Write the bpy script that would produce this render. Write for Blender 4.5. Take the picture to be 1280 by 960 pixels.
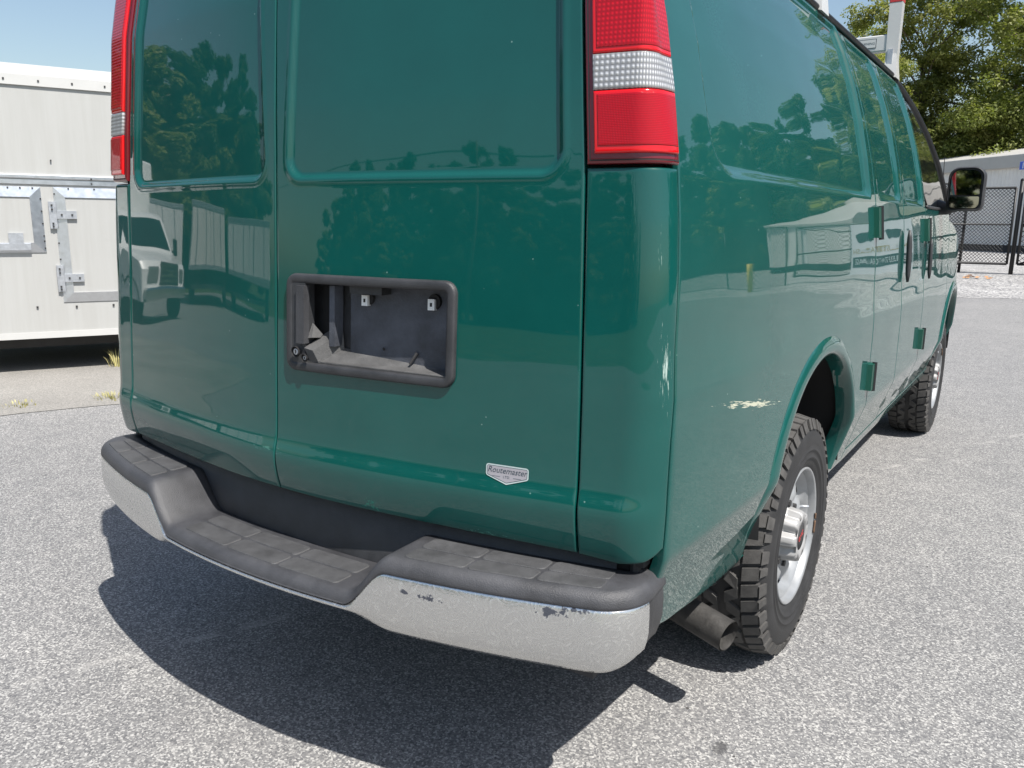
import bpy, math, random
import numpy as np
R = math.radians
random.seed(7); rng = np.random.default_rng(7)
scn = bpy.context.scene
for o in list(bpy.data.objects): bpy.data.objects.remove(o)
col = scn.collection

# ------------------------------------------------------------------ camera
YAW, PITCH, ROLL, FPX = .5963, .1993, .0113, 991.52
CAM = np.array([1.5374, -2.5022, 1.3529])
def cam_axes():
    fw = np.array([-math.sin(YAW)*math.cos(PITCH), math.cos(YAW)*math.cos(PITCH), -math.sin(PITCH)])
    r = np.array([math.cos(YAW), math.sin(YAW), 0.]); u = np.cross(r, fw)
    r2 = math.cos(ROLL)*r + math.sin(ROLL)*u
    return r2, np.cross(r2, fw), fw
AX = cam_axes()
from mathutils import Matrix, Vector
cd = bpy.data.cameras.new('camera'); cam = bpy.data.objects.new('camera', cd); col.objects.link(cam)
cam.matrix_world = Matrix(((AX[0][0], AX[1][0], -AX[2][0], CAM[0]), (AX[0][1], AX[1][1], -AX[2][1], CAM[1]),
                           (AX[0][2], AX[1][2], -AX[2][2], CAM[2]), (0, 0, 0, 1)))
cd.sensor_width = 36; cd.lens = FPX/1280*36; cd.clip_start = .05; cd.clip_end = 3000
scn.camera = cam
def ray(u, v): return AX[0]*(u-640) - AX[1]*(v-480) + AX[2]*FPX          # a pixel gives a direction
def at(u, v, ax, val):                                                    # ... met with an axis plane
    d = ray(u, v); return CAM + d*((val-CAM[ax])/d[ax])
def at_plane(u, v, p0, n):
    d = ray(u, v); return CAM + d*(np.dot(np.array(p0)-CAM, n)/np.dot(d, n))

# ------------------------------------------------------------------ sky, sun, exposure
SUN = np.array([.60, -.22, 1.0]); SUN /= np.linalg.norm(SUN)
w = bpy.data.worlds.new('World'); scn.world = w; w.use_nodes = True
nt = w.node_tree; nt.nodes.clear()
sky = nt.nodes.new('ShaderNodeTexSky'); sky.sky_type = 'NISHITA'; sky.sun_disc = False
sky.sun_elevation = math.asin(SUN[2]); sky.sun_rotation = math.atan2(SUN[0], SUN[1])
sky.altitude = 100; sky.air_density = 1.3; sky.dust_density = 1.6; sky.ozone_density = 1.0
bg = nt.nodes.new('ShaderNodeBackground'); bg.inputs['Strength'].default_value = .092
wo = nt.nodes.new('ShaderNodeOutputWorld')
nt.links.new(sky.outputs[0], bg.inputs[0]); nt.links.new(bg.outputs[0], wo.inputs[0])
sd = bpy.data.lights.new('sun', 'SUN'); sd.energy = 5.0; sd.angle = R(.53); sd.color = (1, .955, .89)
sun = bpy.data.objects.new('sun', sd); col.objects.link(sun)
sun.rotation_euler = Vector(-SUN).to_track_quat('-Z', 'Y').to_euler()
scn.view_settings.view_transform = 'Standard'; scn.view_settings.look = 'None'
scn.view_settings.gamma = 1; scn.view_settings.use_curve_mapping = False
scn.view_settings.exposure = .64
scn.render.engine = 'CYCLES'

# ------------------------------------------------------------------ helpers
def link(o, parent=None, label=None, cat=None, group=None, kind=None):
    col.objects.link(o)
    if parent is not None: o.parent = parent
    for k, v in (('label', label), ('category', cat), ('group', group), ('kind', kind)):
        if v: o[k] = v
    return o
def empty(name, loc=(0, 0, 0), rz=0, **k):
    o = bpy.data.objects.new(name, None); o.location = loc; o.rotation_euler = (0, 0, rz); o.empty_display_size = .2
    return link(o, **k)
def mesh_from(name, V, F, uv=None, smooth=True):
    me = bpy.data.meshes.new(name)
    V = np.asarray(V, dtype=np.float32)
    if isinstance(F, np.ndarray) and F.ndim == 2:
        n, k = F.shape
        me.vertices.add(len(V)); me.vertices.foreach_set('co', V.ravel())
        me.loops.add(n*k); me.loops.foreach_set('vertex_index', F.astype(np.int32).ravel())
        me.polygons.add(n); me.polygons.foreach_set('loop_start', np.arange(0, n*k, k, dtype=np.int32))
        me.polygons.foreach_set('loop_total', np.full(n, k, dtype=np.int32))
        me.update(calc_edges=True)
    else:
        me.from_pydata([tuple(map(float, v)) for v in V], [], [tuple(int(i) for i in f) for f in F])
    me.polygons.foreach_set('use_smooth', [smooth]*len(me.polygons))
    if uv is not None:
        l = me.uv_layers.new(name='UVMap'); idx = np.zeros(len(me.loops), dtype=np.int32)
        me.loops.foreach_get('vertex_index', idx); l.data.foreach_set('uv', np.asarray(uv, dtype=np.float32)[idx].ravel())
    me.update(); return me
def obj(name, V, F, mat, parent=None, uv=None, smooth=True, **k):
    me = mesh_from(name, V, F, uv, smooth)
    if mat: me.materials.append(mat)
    return link(bpy.data.objects.new(name, me), parent, **k)
class MB:
    """collects simple shapes into one mesh"""
    def __init__(s): s.V = []; s.F = []
    def add(s, V, F):
        n = len(s.V); s.V.extend([tuple(map(float, v)) for v in V]); s.F.extend([tuple(int(i)+n for i in f) for f in F]); return s
    def hexa(s, P):     # 8 points: bottom 4 ccw, top 4 ccw
        return s.add(P, [(3, 2, 1, 0), (4, 5, 6, 7), (0, 1, 5, 4), (1, 2, 6, 5), (2, 3, 7, 6), (3, 0, 4, 7)])
    def box(s, c, h, ax=None, b=0.):
        """centre, half sizes, optional 3 axes, bevel"""
        c = np.array(c, float); A = np.eye(3) if ax is None else np.array(ax, float)
        h = np.array(h, float)
        if b <= 0:
            P = [c + A.T@(h*np.array(q)) for q in ((-1,-1,-1),(1,-1,-1),(1,1,-1),(-1,1,-1),(-1,-1,1),(1,-1,1),(1,1,1),(-1,1,1))]
            return s.hexa(P)
        b = min(b, h.min()*.9)
        V = []; ids = {}
        for q in ((-1,-1,-1),(1,-1,-1),(1,1,-1),(-1,1,-1),(-1,-1,1),(1,-1,1),(1,1,1),(-1,1,1)):
            for k in range(3):
                e = h - b; e[k] = h[k]; ids[(q, k)] = len(V); V.append(c + A.T@(e*np.array(q)))
        F = []
        def q_(k, sg, i, j):   # face quad on axis k
            o = []
            for (a, b_) in ((-1,-1),(1,-1),(1,1),(-1,1)):
                q = [0, 0, 0]; q[k] = sg; q[i] = a; q[j] = b_; o.append(tuple(q))
            return o if sg > 0 else o[::-1]
        for k, i, j in ((0, 1, 2), (1, 2, 0), (2, 0, 1)):
            for sg in (-1, 1):
                F.append([ids[(q, k)] for q in q_(k, sg, i, j)])
        for k, i, j in ((0, 1, 2), (1, 2, 0), (2, 0, 1)):   # edges along axis k
            for a in (-1, 1):
                for c_ in (-1, 1):
                    q0 = [0, 0, 0]; q0[k] = -1; q0[i] = a; q0[j] = c_; q1 = list(q0); q1[k] = 1
                    f = [ids[(tuple(q0), i)], ids[(tuple(q1), i)], ids[(tuple(q1), j)], ids[(tuple(q0), j)]]
                    F.append(f if a*c_ < 0 else f[::-1])
        for q in ((-1,-1,-1),(1,-1,-1),(1,1,-1),(-1,1,-1),(-1,-1,1),(1,-1,1),(1,1,1),(-1,1,1)):
            f = [ids[(q, k)] for k in range(3)]
            F.append(f if q[0]*q[1]*q[2] > 0 else f[::-1])
        return s.add(V, F)
    def tube(s, P, r, n=10, caps=True):
        P = [np.array(p, float) for p in P]; r = [r]*len(P) if np.isscalar(r) else list(r)
        V = []; prev = None
        for i, p in enumerate(P):
            t = P[min(i+1, len(P)-1)] - P[max(i-1, 0)]; t = t/np.linalg.norm(t)
            if prev is None:
                a = np.array([0, 0, 1.]) if abs(t[2]) < .9 else np.array([1., 0, 0]); prev = np.cross(t, a)
            e1 = prev - t*np.dot(prev, t); e1 = e1/np.linalg.norm(e1); e2 = np.cross(t, e1); prev = e1
            for k in range(n):
                an = 2*math.pi*k/n; V.append(p + r[i]*(math.cos(an)*e1 + math.sin(an)*e2))
        F = [(i*n+k, i*n+(k+1) % n, (i+1)*n+(k+1) % n, (i+1)*n+k) for i in range(len(P)-1) for k in range(n)]
        if caps: F += [tuple(range(n))[::-1], tuple((len(P)-1)*n+k for k in range(n))]
        return s.add(V, F)
    def lathe(s, prof, c=(0, 0, 0), axis=0, n=48, closed=False):
        """profile of (axial, radius) turned round an axis"""
        V = []; m = len(prof); c = np.array(c, float)
        for k in range(n):
            a = 2*math.pi*k/n; ca, sa = math.cos(a), math.sin(a)
            for (x, r) in prof:
                v = [0, 0, 0]; v[axis] = x; v[(axis+1) % 3] = r*ca; v[(axis+2) % 3] = r*sa; V.append(c + np.array(v))
        F = []
        for k in range(n):
            for i in range(m-1 + (1 if closed else 0)):
                j = (i+1) % m; k2 = (k+1) % n
                F.append((k*m+i, k*m+j, k2*m+j, k2*m+i))
        return s.add(V, F)
    def build(s, name, mat, parent=None, smooth=False, **k): return obj(name, s.V, s.F, mat, parent, smooth=smooth, **k)
def shade_auto(o, ang=35):
    me = o.data; import bmesh
    bm = bmesh.new(); bm.from_mesh(me); bmesh.ops.recalc_face_normals(bm, faces=bm.faces)
    for f in bm.faces: f.smooth = True
    for e in bm.edges: e.smooth = not (len(e.link_faces) == 2 and e.calc_face_angle(0) > R(ang))
    bm.to_mesh(me); bm.free(); return o
def grid_faces(n, m):   # n rows (slow) x m cols
    i, j = np.meshgrid(np.arange(n-1), np.arange(m-1), indexing='ij'); a = i*m + j
    return np.stack([a, a+1, a+m+1, a+m], -1).reshape(-1, 4)
_font = {}
def text_mesh(body, size=1., shear=0., depth=0., align='CENTER', space=1.):
    c = bpy.data.curves.new('txt', 'FONT'); c.body = body; c.size = size; c.shear = shear; c.extrude = depth
    c.align_x = align; c.align_y = 'CENTER'; c.space_character = space; c.resolution_u = 3
    o = bpy.data.objects.new('txt', c); col.objects.link(o)
    dg = bpy.context.evaluated_depsgraph_get(); dg.update()
    me = bpy.data.meshes.new_from_object(o.evaluated_get(dg)); bpy.data.objects.remove(o)
    V = np.array([v.co[:] for v in me.vertices]); F = [tuple(p.vertices) for p in me.polygons]
    bpy.data.meshes.remove(me); return V, F

# ------------------------------------------------------------------ materials
def newmat(name):
    m = bpy.data.materials.new(name); m.use_nodes = True
    n = m.node_tree; b = n.nodes['Principled BSDF']; return m, n, b
def N(n, t, **k):
    x = n.nodes.new(t)
    for a, v in k.items():
        if a.startswith('i_'):
            key = a[2:]; key = int(key) if key.isdigit() else key.replace('_', ' ')
            x.inputs[key].default_value = v
        else: setattr(x, a, v)
    return x
def ramp(n, src, stops, interp='LINEAR'):
    r = n.nodes.new('ShaderNodeValToRGB'); r.color_ramp.interpolation = interp
    while len(r.color_ramp.elements) < len(stops): r.color_ramp.elements.new(.5)
    for e, (p, c) in zip(r.color_ramp.elements, stops):
        e.position = p; e.color = (c, c, c, 1) if np.isscalar(c) else (*c, 1)
    n.links.new(src, r.inputs[0]); return r.outputs[0]
def mixc(n, fac, a, b, blend='MIX'):
    x = n.nodes.new('ShaderNodeMix'); x.data_type = 'RGBA'; x.blend_type = blend
    for s, v in ((0, fac), (6, a), (7, b)):
        if hasattr(v, 'links') or isinstance(v, bpy.types.NodeSocket): n.links.new(v, x.inputs[s])
        else: x.inputs[s].default_value = v if s == 0 else (*v, 1)
    return x.outputs[2]
def mth(n, op, a, b=None, c=None):
    x = n.nodes.new('ShaderNodeMath'); x.operation = op
    for i, v in enumerate((a, b, c)):
        if v is None: continue
        if isinstance(v, bpy.types.NodeSocket): n.links.new(v, x.inputs[i])
        else: x.inputs[i].default_value = v
    return x.outputs[0]
def simple(name, c, rough=.5, metal=0., coat=0., spec=.5, noise=0., nscale=8., bump=0., bscale=60.):
    m, n, b = newmat(name)
    b.inputs['Base Color'].default_value = (*c, 1); b.inputs['Roughness'].default_value = rough
    b.inputs['Metallic'].default_value = metal; b.inputs['Coat Weight'].default_value = coat
    b.inputs['Coat Roughness'].default_value = .04; b.inputs['Specular IOR Level'].default_value = spec
    tc = N(n, 'ShaderNodeTexCoord')
    if noise:
        t = N(n, 'ShaderNodeTexNoise', i_Scale=nscale, i_Detail=6., i_Roughness=.65); n.links.new(tc.outputs['Object'], t.inputs['Vector'])
        f = ramp(n, t.outputs[0], [(.3, 1-noise), (.7, 1+noise)])
        n.links.new(mixc(n, 1., (*c,), f, 'MULTIPLY'), b.inputs['Base Color'])
        n.links.new(mth(n, 'ADD', mth(n, 'MULTIPLY', t.outputs[0], .25), rough-.12), b.inputs['Roughness'])
    if bump:
        t2 = N(n, 'ShaderNodeTexNoise', i_Scale=bscale, i_Detail=4.); n.links.new(tc.outputs['Object'], t2.inputs['Vector'])
        bp = N(n, 'ShaderNodeBump', i_Strength=bump, i_Distance=.004); n.links.new(t2.outputs[0], bp.inputs['Height']); n.links.new(bp.outputs[0], b.inputs['Normal'])
    return m
def asphalt_mat():
    m, n, b = newmat('asphalt'); tc = N(n, 'ShaderNodeTexCoord'); P = tc.outputs['Object']
    v = N(n, 'ShaderNodeTexVoronoi', i_Scale=200.); n.links.new(P, v.inputs['Vector'])
    sep = N(n, 'ShaderNodeSeparateColor'); n.links.new(v.outputs['Color'], sep.inputs[0])
    n1 = N(n, 'ShaderNodeTexNoise', i_Scale=95., i_Detail=4., i_Roughness=.7); n.links.new(P, n1.inputs['Vector'])
    big = N(n, 'ShaderNodeTexNoise', i_Scale=.55, i_Detail=5., i_Roughness=.6); n.links.new(P, big.inputs['Vector'])
    mid = N(n, 'ShaderNodeTexNoise', i_Scale=6., i_Detail=6., i_Roughness=.65); n.links.new(P, mid.inputs['Vector'])
    grain = mth(n, 'ADD', mth(n, 'MULTIPLY', sep.outputs[0], .65), mth(n, 'MULTIPLY', n1.outputs[0], .5))
    c = ramp(n, grain, [(.18, (.085, .085, .09)), (.42, (.15, .15, .153)), (.68, (.215, .213, .21)), (.92, (.42, .415, .40))])
    f = mth(n, 'ADD', mth(n, 'MULTIPLY', big.outputs[0], .30), mth(n, 'MULTIPLY', mid.outputs[0], .30))
    c = mixc(n, 1., c, ramp(n, f, [(.15, (.80, .81, .83)), (.45, (1.22, 1.21, 1.19))]), 'MULTIPLY')
    # worn paint line and an oil spot, placed where they lie on the lot
    sx = N(n, 'ShaderNodeSeparateXYZ'); n.links.new(P, sx.inputs[0])
    a0 = at(0, 860, 2, 0.); a1 = at(290, 788, 2, 0.); d = (a1-a0)/np.linalg.norm(a1-a0); nn = np.array([-d[1], d[0]])
    dist = mth(n, 'ABSOLUTE', mth(n, 'ADD', mth(n, 'ADD', mth(n, 'MULTIPLY', sx.outputs[0], nn[0]), mth(n, 'MULTIPLY', sx.outputs[1], nn[1])), -float(a0[:2]@nn)))
    wear = ramp(n, mid.outputs[0], [(.46, 0.), (.62, 1.)])
    line = mth(n, 'MULTIPLY', mth(n, 'MULTIPLY', mth(n, 'LESS_THAN', dist, .018), wear), .45)
    c = mixc(n, line, c, (.42, .41, .39))
    o = at(900, 935, 2, 0.)
    dx = mth(n, 'MULTIPLY', mth(n, 'ADD', sx.outputs[0], -float(o[0])), 1/.035); dy = mth(n, 'MULTIPLY', mth(n, 'ADD', sx.outputs[1], -float(o[1])), 1/.06)
    rr = mth(n, 'ADD', mth(n, 'SQRT', mth(n, 'ADD', mth(n, 'MULTIPLY', dx, dx), mth(n, 'MULTIPLY', dy, dy))), mth(n, 'MULTIPLY', n1.outputs[0], .9))
    c = mixc(n, ramp(n, rr, [(.9, .75), (1.4, 0.)]), c, (.05, .05, .053))
    wob = N(n, 'ShaderNodeTexNoise', i_Scale=1.7, i_Detail=4.); n.links.new(P, wob.inputs['Vector'])
    st = N(n, 'ShaderNodeTexNoise', i_Scale=2.6, i_Detail=7., i_Roughness=.75); n.links.new(P, st.inputs['Vector'])
    c = mixc(n, ramp(n, st.outputs[0], [(.60, 0.), (.78, .38)]), c, (.085, .085, .088))
    gr = N(n, 'ShaderNodeTexVoronoi', i_Scale=11.); n.links.new(P, gr.inputs['Vector'])
    c = mixc(n, mth(n, 'MULTIPLY', mth(n, 'LESS_THAN', gr.outputs['Distance'], .055), mth(n, 'GREATER_THAN', wob.outputs[0], .5)), c, (.055, .052, .05))
    n.links.new(c, b.inputs['Base Color']); b.inputs['Roughness'].default_value = .88; b.inputs['Specular IOR Level'].default_value = .3
    bp = N(n, 'ShaderNodeBump', i_Strength=.55, i_Distance=.004); n.links.new(grain, bp.inputs['Height']); n.links.new(bp.outputs[0], b.inputs['Normal'])
    return m
def gravel_mat(name, c0, c1, sc):
    m, n, b = newmat(name); tc = N(n, 'ShaderNodeTexCoord'); P = tc.outputs['Object']
    v = N(n, 'ShaderNodeTexVoronoi', i_Scale=sc); n.links.new(P, v.inputs['Vector'])
    sep = N(n, 'ShaderNodeSeparateColor'); n.links.new(v.outputs['Color'], sep.inputs[0])
    t = N(n, 'ShaderNodeTexNoise', i_Scale=.9, i_Detail=6.); n.links.new(P, t.inputs['Vector'])
    c = mixc(n, sep.outputs[0], c0, c1)
    c = mixc(n, 1., c, ramp(n, t.outputs[0], [(.3, .78), (.7, 1.1)]), 'MULTIPLY')
    n.links.new(c, b.inputs['Base Color']); b.inputs['Roughness'].default_value = .9
    bp = N(n, 'ShaderNodeBump', i_Strength=.8, i_Distance=.5/sc); n.links.new(v.outputs['Distance'], bp.inputs['Height']); n.links.new(bp.outputs[0], b.inputs['Normal'])
    return m
GREEN = (.0018, .064, .056)
def paint_mat(name, base=GREEN, dust=.05, patches=(), scratch=None):
    m, n, b = newmat(name); tc = N(n, 'ShaderNodeTexCoord'); P = tc.outputs['Object']
    uv = N(n, 'ShaderNodeUVMap'); su = N(n, 'ShaderNodeSeparateXYZ'); n.links.new(uv.outputs[0], su.inputs[0])
    fine = N(n, 'ShaderNodeTexNoise', i_Scale=420., i_Detail=3., i_Roughness=.7); n.links.new(P, fine.inputs['Vector'])
    mid = N(n, 'ShaderNodeTexNoise', i_Scale=5., i_Detail=6., i_Roughness=.6); n.links.new(P, mid.inputs['Vector'])
    sp = N(n, 'ShaderNodeTexVoronoi', i_Scale=26., i_Randomness=1.); n.links.new(P, sp.inputs['Vector'])
    spn = N(n, 'ShaderNodeTexNoise', i_Scale=9., i_Detail=2.); n.links.new(P, spn.inputs['Vector'])
    c = mixc(n, 1., base, ramp(n, mid.outputs[0], [(.3, .94), (.7, 1.06)]), 'MULTIPLY')
    dv = mth(n, 'MULTIPLY', ramp(n, fine.outputs[0], [(.42, .15), (.72, 1.)]), ramp(n, mid.outputs[0], [(.25, .5), (.75, 1.2)]))
    # road dust lies thicker near the sills
    low = mth(n, 'ADD', ramp(n, su.outputs[1], [(.45, 1.), (1.0, .45)]), 0.)
    dv = mth(n, 'MULTIPLY', mth(n, 'MULTIPLY', dv, low), dust)
    # stone chips and bug marks
    chip = mth(n, 'MULTIPLY', mth(n, 'LESS_THAN', sp.outputs['Distance'], .045), mth(n, 'GREATER_THAN', spn.outputs[0], .56))
    fac = mth(n, 'MAXIMUM', dv, mth(n, 'MULTIPLY', chip, .35))
    c = mixc(n, fac, c, (.36, .50, .46))
    rough_add = fac
    for (u0, z0, ru, rz, pc, sc, th, am, *sh) in patches:
        sh = sh[0] if sh else 0.; zz = mth(n, 'SUBTRACT', su.outputs[1], mth(n, 'MULTIPLY', mth(n, 'ADD', su.outputs[0], -u0), sh))
        dx = mth(n, 'MULTIPLY', mth(n, 'ADD', su.outputs[0], -u0), 1/ru); dz = mth(n, 'MULTIPLY', mth(n, 'ADD', zz, -z0), 1/rz)
        rr = mth(n, 'SQRT', mth(n, 'ADD', mth(n, 'MULTIPLY', dx, dx), mth(n, 'MULTIPLY', dz, dz)))
        cb = N(n, 'ShaderNodeCombineXYZ'); n.links.new(su.outputs[0], cb.inputs[0]); n.links.new(zz, cb.inputs[1])
        mp = N(n, 'ShaderNodeMapping'); n.links.new(cb.outputs[0], mp.inputs[0]); mp.inputs['Scale'].default_value = (sc[0], sc[1], 1)
        t = N(n, 'ShaderNodeTexNoise', i_Scale=1., i_Detail=5., i_Roughness=.7); n.links.new(mp.outputs[0], t.inputs['Vector'])
        v = mth(n, 'SUBTRACT', t.outputs[0], mth(n, 'MULTIPLY', rr, .25))
        k = mth(n, 'MULTIPLY', ramp(n, v, [(th, 0.), (th+.06, 1.)]), am)
        c = mixc(n, k, c, pc); rough_add = mth(n, 'MAXIMUM', rough_add, k)
    n.links.new(c, b.inputs['Base Color'])
    b.inputs['Roughness'].default_value = .45; b.inputs['Specular IOR Level'].default_value = .06
    n.links.new(mth(n, 'SUBTRACT', 1., mth(n, 'MULTIPLY', rough_add, .9)), b.inputs['Coat Weight'])
    b.inputs['Coat Roughness'].default_value = .02; b.inputs['Coat IOR'].default_value = 1.56
    return m
M = {}
M['asphalt'] = asphalt_mat()
M['gravel'] = gravel_mat('white_gravel', (.13, .13, .135), (.47, .46, .445), 26.)
M['concrete'] = gravel_mat('old_concrete', (.17, .165, .155), (.33, .315, .29), 160.)
M['field'] = gravel_mat('grass_field', (.035, .06, .015), (.10, .12, .04), 3.)
M['paint_rear'] = paint_mat('green_paint', dust=.008, patches=[(.30, .716, .035, .022, (.03, .20, .15), (90, 90), .40, .9),
        (.60, .70, .25, .012, (.08, .26, .21), (60, 200), .50, .8), (-.03, .80, .10, .02, (.10, .26, .22), (30, 120), .47, .5)])
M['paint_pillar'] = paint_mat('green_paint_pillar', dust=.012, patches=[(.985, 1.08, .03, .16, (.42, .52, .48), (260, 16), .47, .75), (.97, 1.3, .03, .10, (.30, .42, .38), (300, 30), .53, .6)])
M['paint_side'] = paint_mat('green_paint_side', dust=.065, patches=[(1.44, .937, .24, .013, (.60, .59, .46), (15, 170), .37, .8, -.155), (1.30, .86, .10, .08, (.40, .5, .45), (200, 60), .67, .7)])
M['paint'] = paint_mat('green_paint_plain', dust=.045)
M['paint_dull'] = simple('green_paint_dull', (.006, .08, .055), .35, coat=.6)
M['black'] = simple('black_void', (.012, .012, .013), .8)
M['plastic'] = simple('black_plastic', (.030, .031, .034), .48, noise=.35, nscale=14, bump=.25, bscale=500)
M['plastic_pad'] = simple('grey_bumper_plastic', (.046, .047, .052), .52, noise=.35, nscale=9, bump=.35, bscale=420)
M['pad_tread'] = simple('worn_tread_plastic', (.056, .057, .060), .62, noise=.30, nscale=16, bump=.4, bscale=500)
M['rubber'] = simple('tyre_rubber', (.020, .020, .021), .66, noise=.3, nscale=18, bump=.2, bscale=200)
M['rubber_tread'] = simple('dusty_tread_rubber', (.060, .058, .056), .85, noise=.35, nscale=25, bump=.3, bscale=300)
M['rim'] = simple('silver_wheel_paint', (.27, .28, .29), .42, metal=.25, coat=.4, noise=.12, nscale=15)
M['cap'] = simple('silver_cap_plastic', (.30, .30, .30), .45, metal=.15, coat=.3, noise=.1)
M['white'] = simple('white_truck_paint', (.40, .405, .395), .42, coat=.3, noise=.03, nscale=3)
def streaky():
    m, n, b = newmat('white_trailer_skin'); tc = N(n, 'ShaderNodeTexCoord'); mp_ = N(n, 'ShaderNodeMapping'); n.links.new(tc.outputs['Object'], mp_.inputs[0]); mp_.inputs['Scale'].default_value = (14, 14, .7)
    t = N(n, 'ShaderNodeTexNoise', i_Scale=1., i_Detail=7., i_Roughness=.7); n.links.new(mp_.outputs[0], t.inputs['Vector'])
    t2 = N(n, 'ShaderNodeTexNoise', i_Scale=2.3, i_Detail=8., i_Roughness=.7); n.links.new(tc.outputs['Object'], t2.inputs['Vector'])
    c = mixc(n, ramp(n, t.outputs[0], [(.40, .22), (.62, 0.)]), (.405, .408, .398), (.30, .295, .275)); c = mixc(n, ramp(n, t2.outputs[0], [(.62, 0.), (.80, .35)]), c, (.30, .28, .25))
    n.links.new(c, b.inputs['Base Color']); b.inputs['Roughness'].default_value = .42; b.inputs['Coat Weight'].default_value = .25
    t3 = N(n, 'ShaderNodeTexNoise', i_Scale=1.6, i_Detail=2.); n.links.new(tc.outputs['Object'], t3.inputs['Vector']); bp = N(n, 'ShaderNodeBump', i_Strength=.25, i_Distance=.02); n.links.new(t3.outputs[0], bp.inputs['Height']); n.links.new(bp.outputs[0], b.inputs['Normal'])
    return m
M['white'] = streaky()
M['whiteb'] = simple('white_enamel', (.50, .50, .49), .35, coat=.4, noise=.03, nscale=6)
M['white_bright'] = simple('white_fleet_paint', (.78, .78, .77), .35, coat=.4, noise=.04, nscale=2)
M['alu'] = simple('aluminium_trim', (.62, .64, .67), .34, metal=.9, noise=.08, nscale=20)
M['galv'] = simple('zinc_hinge', (.45, .47, .50), .42, metal=.6, noise=.15, nscale=30)
M['steel_dark'] = simple('dark_chassis', (.03, .03, .032), .7, noise=.3)
M['exhaust'] = simple('burnt_steel', (.050, .048, .046), .6, metal=.3, noise=.4, nscale=25, bump=.3, bscale=120)
M['blackpaint'] = simple('black_powder_coat', (.008, .008, .009), .5)
M['glass_dark'] = simple('tinted_glass', (.008, .010, .010), .03, spec=.8)
M['mirror'] = simple('mirror_glass', (.42, .45, .48), .02, metal=1.)
M['red_paint'] = simple('red_band', (.45, .03, .03), .4, coat=.3)
M['sticker'] = simple('silver_sticker', (.34, .33, .36), .35, metal=.2)
M['sticker_edge'] = simple('sticker_border', (.40, .47, .47), .35)
M['ink'] = simple('dark_ink', (.035, .055, .07), .5)
M['clip'] = simple('white_nylon', (.75, .76, .76), .4)
M['siding'] = simple('grey_steel_siding', (.72, .70, .67), .45, noise=.06, nscale=1.2)
M['siding_trim'] = simple('pale_eave_trim', (.42, .41, .39), .5, noise=.06, nscale=2)
M['blue'] = simple('blue_sign', (.05, .12, .55), .4)
M['bark'] = simple('tree_bark', (.16, .125, .09), .9, noise=.4, nscale=6, bump=.6, bscale=20)
M['paleline'] = simple('white_sign_board', (.78, .79, .80), .4)
M['tan'] = simple('tan_print', (.45, .36, .18), .5)
M['rust'] = simple('rusty_weight', (.13, .075, .045), .8, noise=.4)
M['yellow'] = simple('yellow_bollard_paint', (.6, .45, .03), .5)
def leaf_mat(name, c0, c1, tr=.42):
    m, n, b = newmat(name); tc = N(n, 'ShaderNodeTexCoord'); oi = N(n, 'ShaderNodeObjectInfo')
    t = N(n, 'ShaderNodeTexNoise', i_Scale=.7, i_Detail=5.); n.links.new(tc.outputs['Object'], t.inputs['Vector'])
    f = mth(n, 'ADD', t.outputs[0], mth(n, 'MULTIPLY', mth(n, 'SUBTRACT', oi.outputs['Random'], .5), .25))
    c = mixc(n, ramp(n, f, [(.32, 0.), (.68, 1.)]), c0, c1)
    n.links.new(c, b.inputs['Base Color']); b.inputs['Roughness'].default_value = .5; b.inputs['Specular IOR Level'].default_value = .35
    tl = N(n, 'ShaderNodeBsdfTranslucent'); n.links.new(mixc(n, 1., c, (1.1, 1.25, .5), 'MULTIPLY'), tl.inputs[0])
    mx = N(n, 'ShaderNodeMixShader'); mx.inputs[0].default_value = tr
    n.links.new(b.outputs[0], mx.inputs[1]); n.links.new(tl.outputs[0], mx.inputs[2]); n.links.new(mx.outputs[0], n.nodes['Material Output'].inputs[0])
    return m
M['leaf'] = leaf_mat('oak_leaves', (.15, .18, .045), (.31, .31, .10))
M['leaf2'] = leaf_mat('dark_leaves', (.045, .080, .022), (.11, .14, .045))
M['leaf3'] = leaf_mat('conifer_needles', (.020, .045, .022), (.045, .075, .035), .15)
M['weed'] = leaf_mat('weed_blades', (.34, .32, .14), (.52, .47, .22), .15)
M['dryleaf'] = simple('dry_leaf', (.38, .20, .09), .7)
def lens_mat(name, c, freq, strength, rough=.12, metal=0., lo=.55):
    m, n, b = newmat(name); uv = N(n, 'ShaderNodeUVMap'); su = N(n, 'ShaderNodeSeparateXYZ'); n.links.new(uv.outputs[0], su.inputs[0])
    def tri(s): return mth(n, 'PINGPONG', mth(n, 'MULTIPLY', s, freq), .5)
    h = mth(n, 'MULTIPLY', tri(su.outputs[0]), tri(su.outputs[1]))
    bp = N(n, 'ShaderNodeBump', i_Strength=strength, i_Distance=.004); n.links.new(h, bp.inputs['Height']); n.links.new(bp.outputs[0], b.inputs['Normal'])
    cc = mixc(n, ramp(n, h, [(.0, 0.), (.2, 1.)]), tuple(lo*x for x in c), c)
    n.links.new(cc, b.inputs['Base Color']); b.inputs['Roughness'].default_value = rough; b.inputs['Metallic'].default_value = metal
    b.inputs['Coat Weight'].default_value = .35; b.inputs['Coat Roughness'].default_value = .03; b.inputs['Specular IOR Level'].default_value = .25
    return m
M['lens_red'] = lens_mat('red_prism_lens', (.52, .006, .016), 120., .6)
M['lens_clear'] = lens_mat('clear_prism_lens', (.74, .74, .75), 100., 1., .1, .3, .30)
M['lens_reflex'] = lens_mat('red_reflex_lens', (.50, .004, .014), 330., .3)
M['lens_edge'] = simple('dark_red_lens_border', (.13, .004, .010), .15, coat=.5)
M['lens_hot'] = simple('bright_red_lens_edge', (.60, .004, .008), .12, coat=.3)
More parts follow.
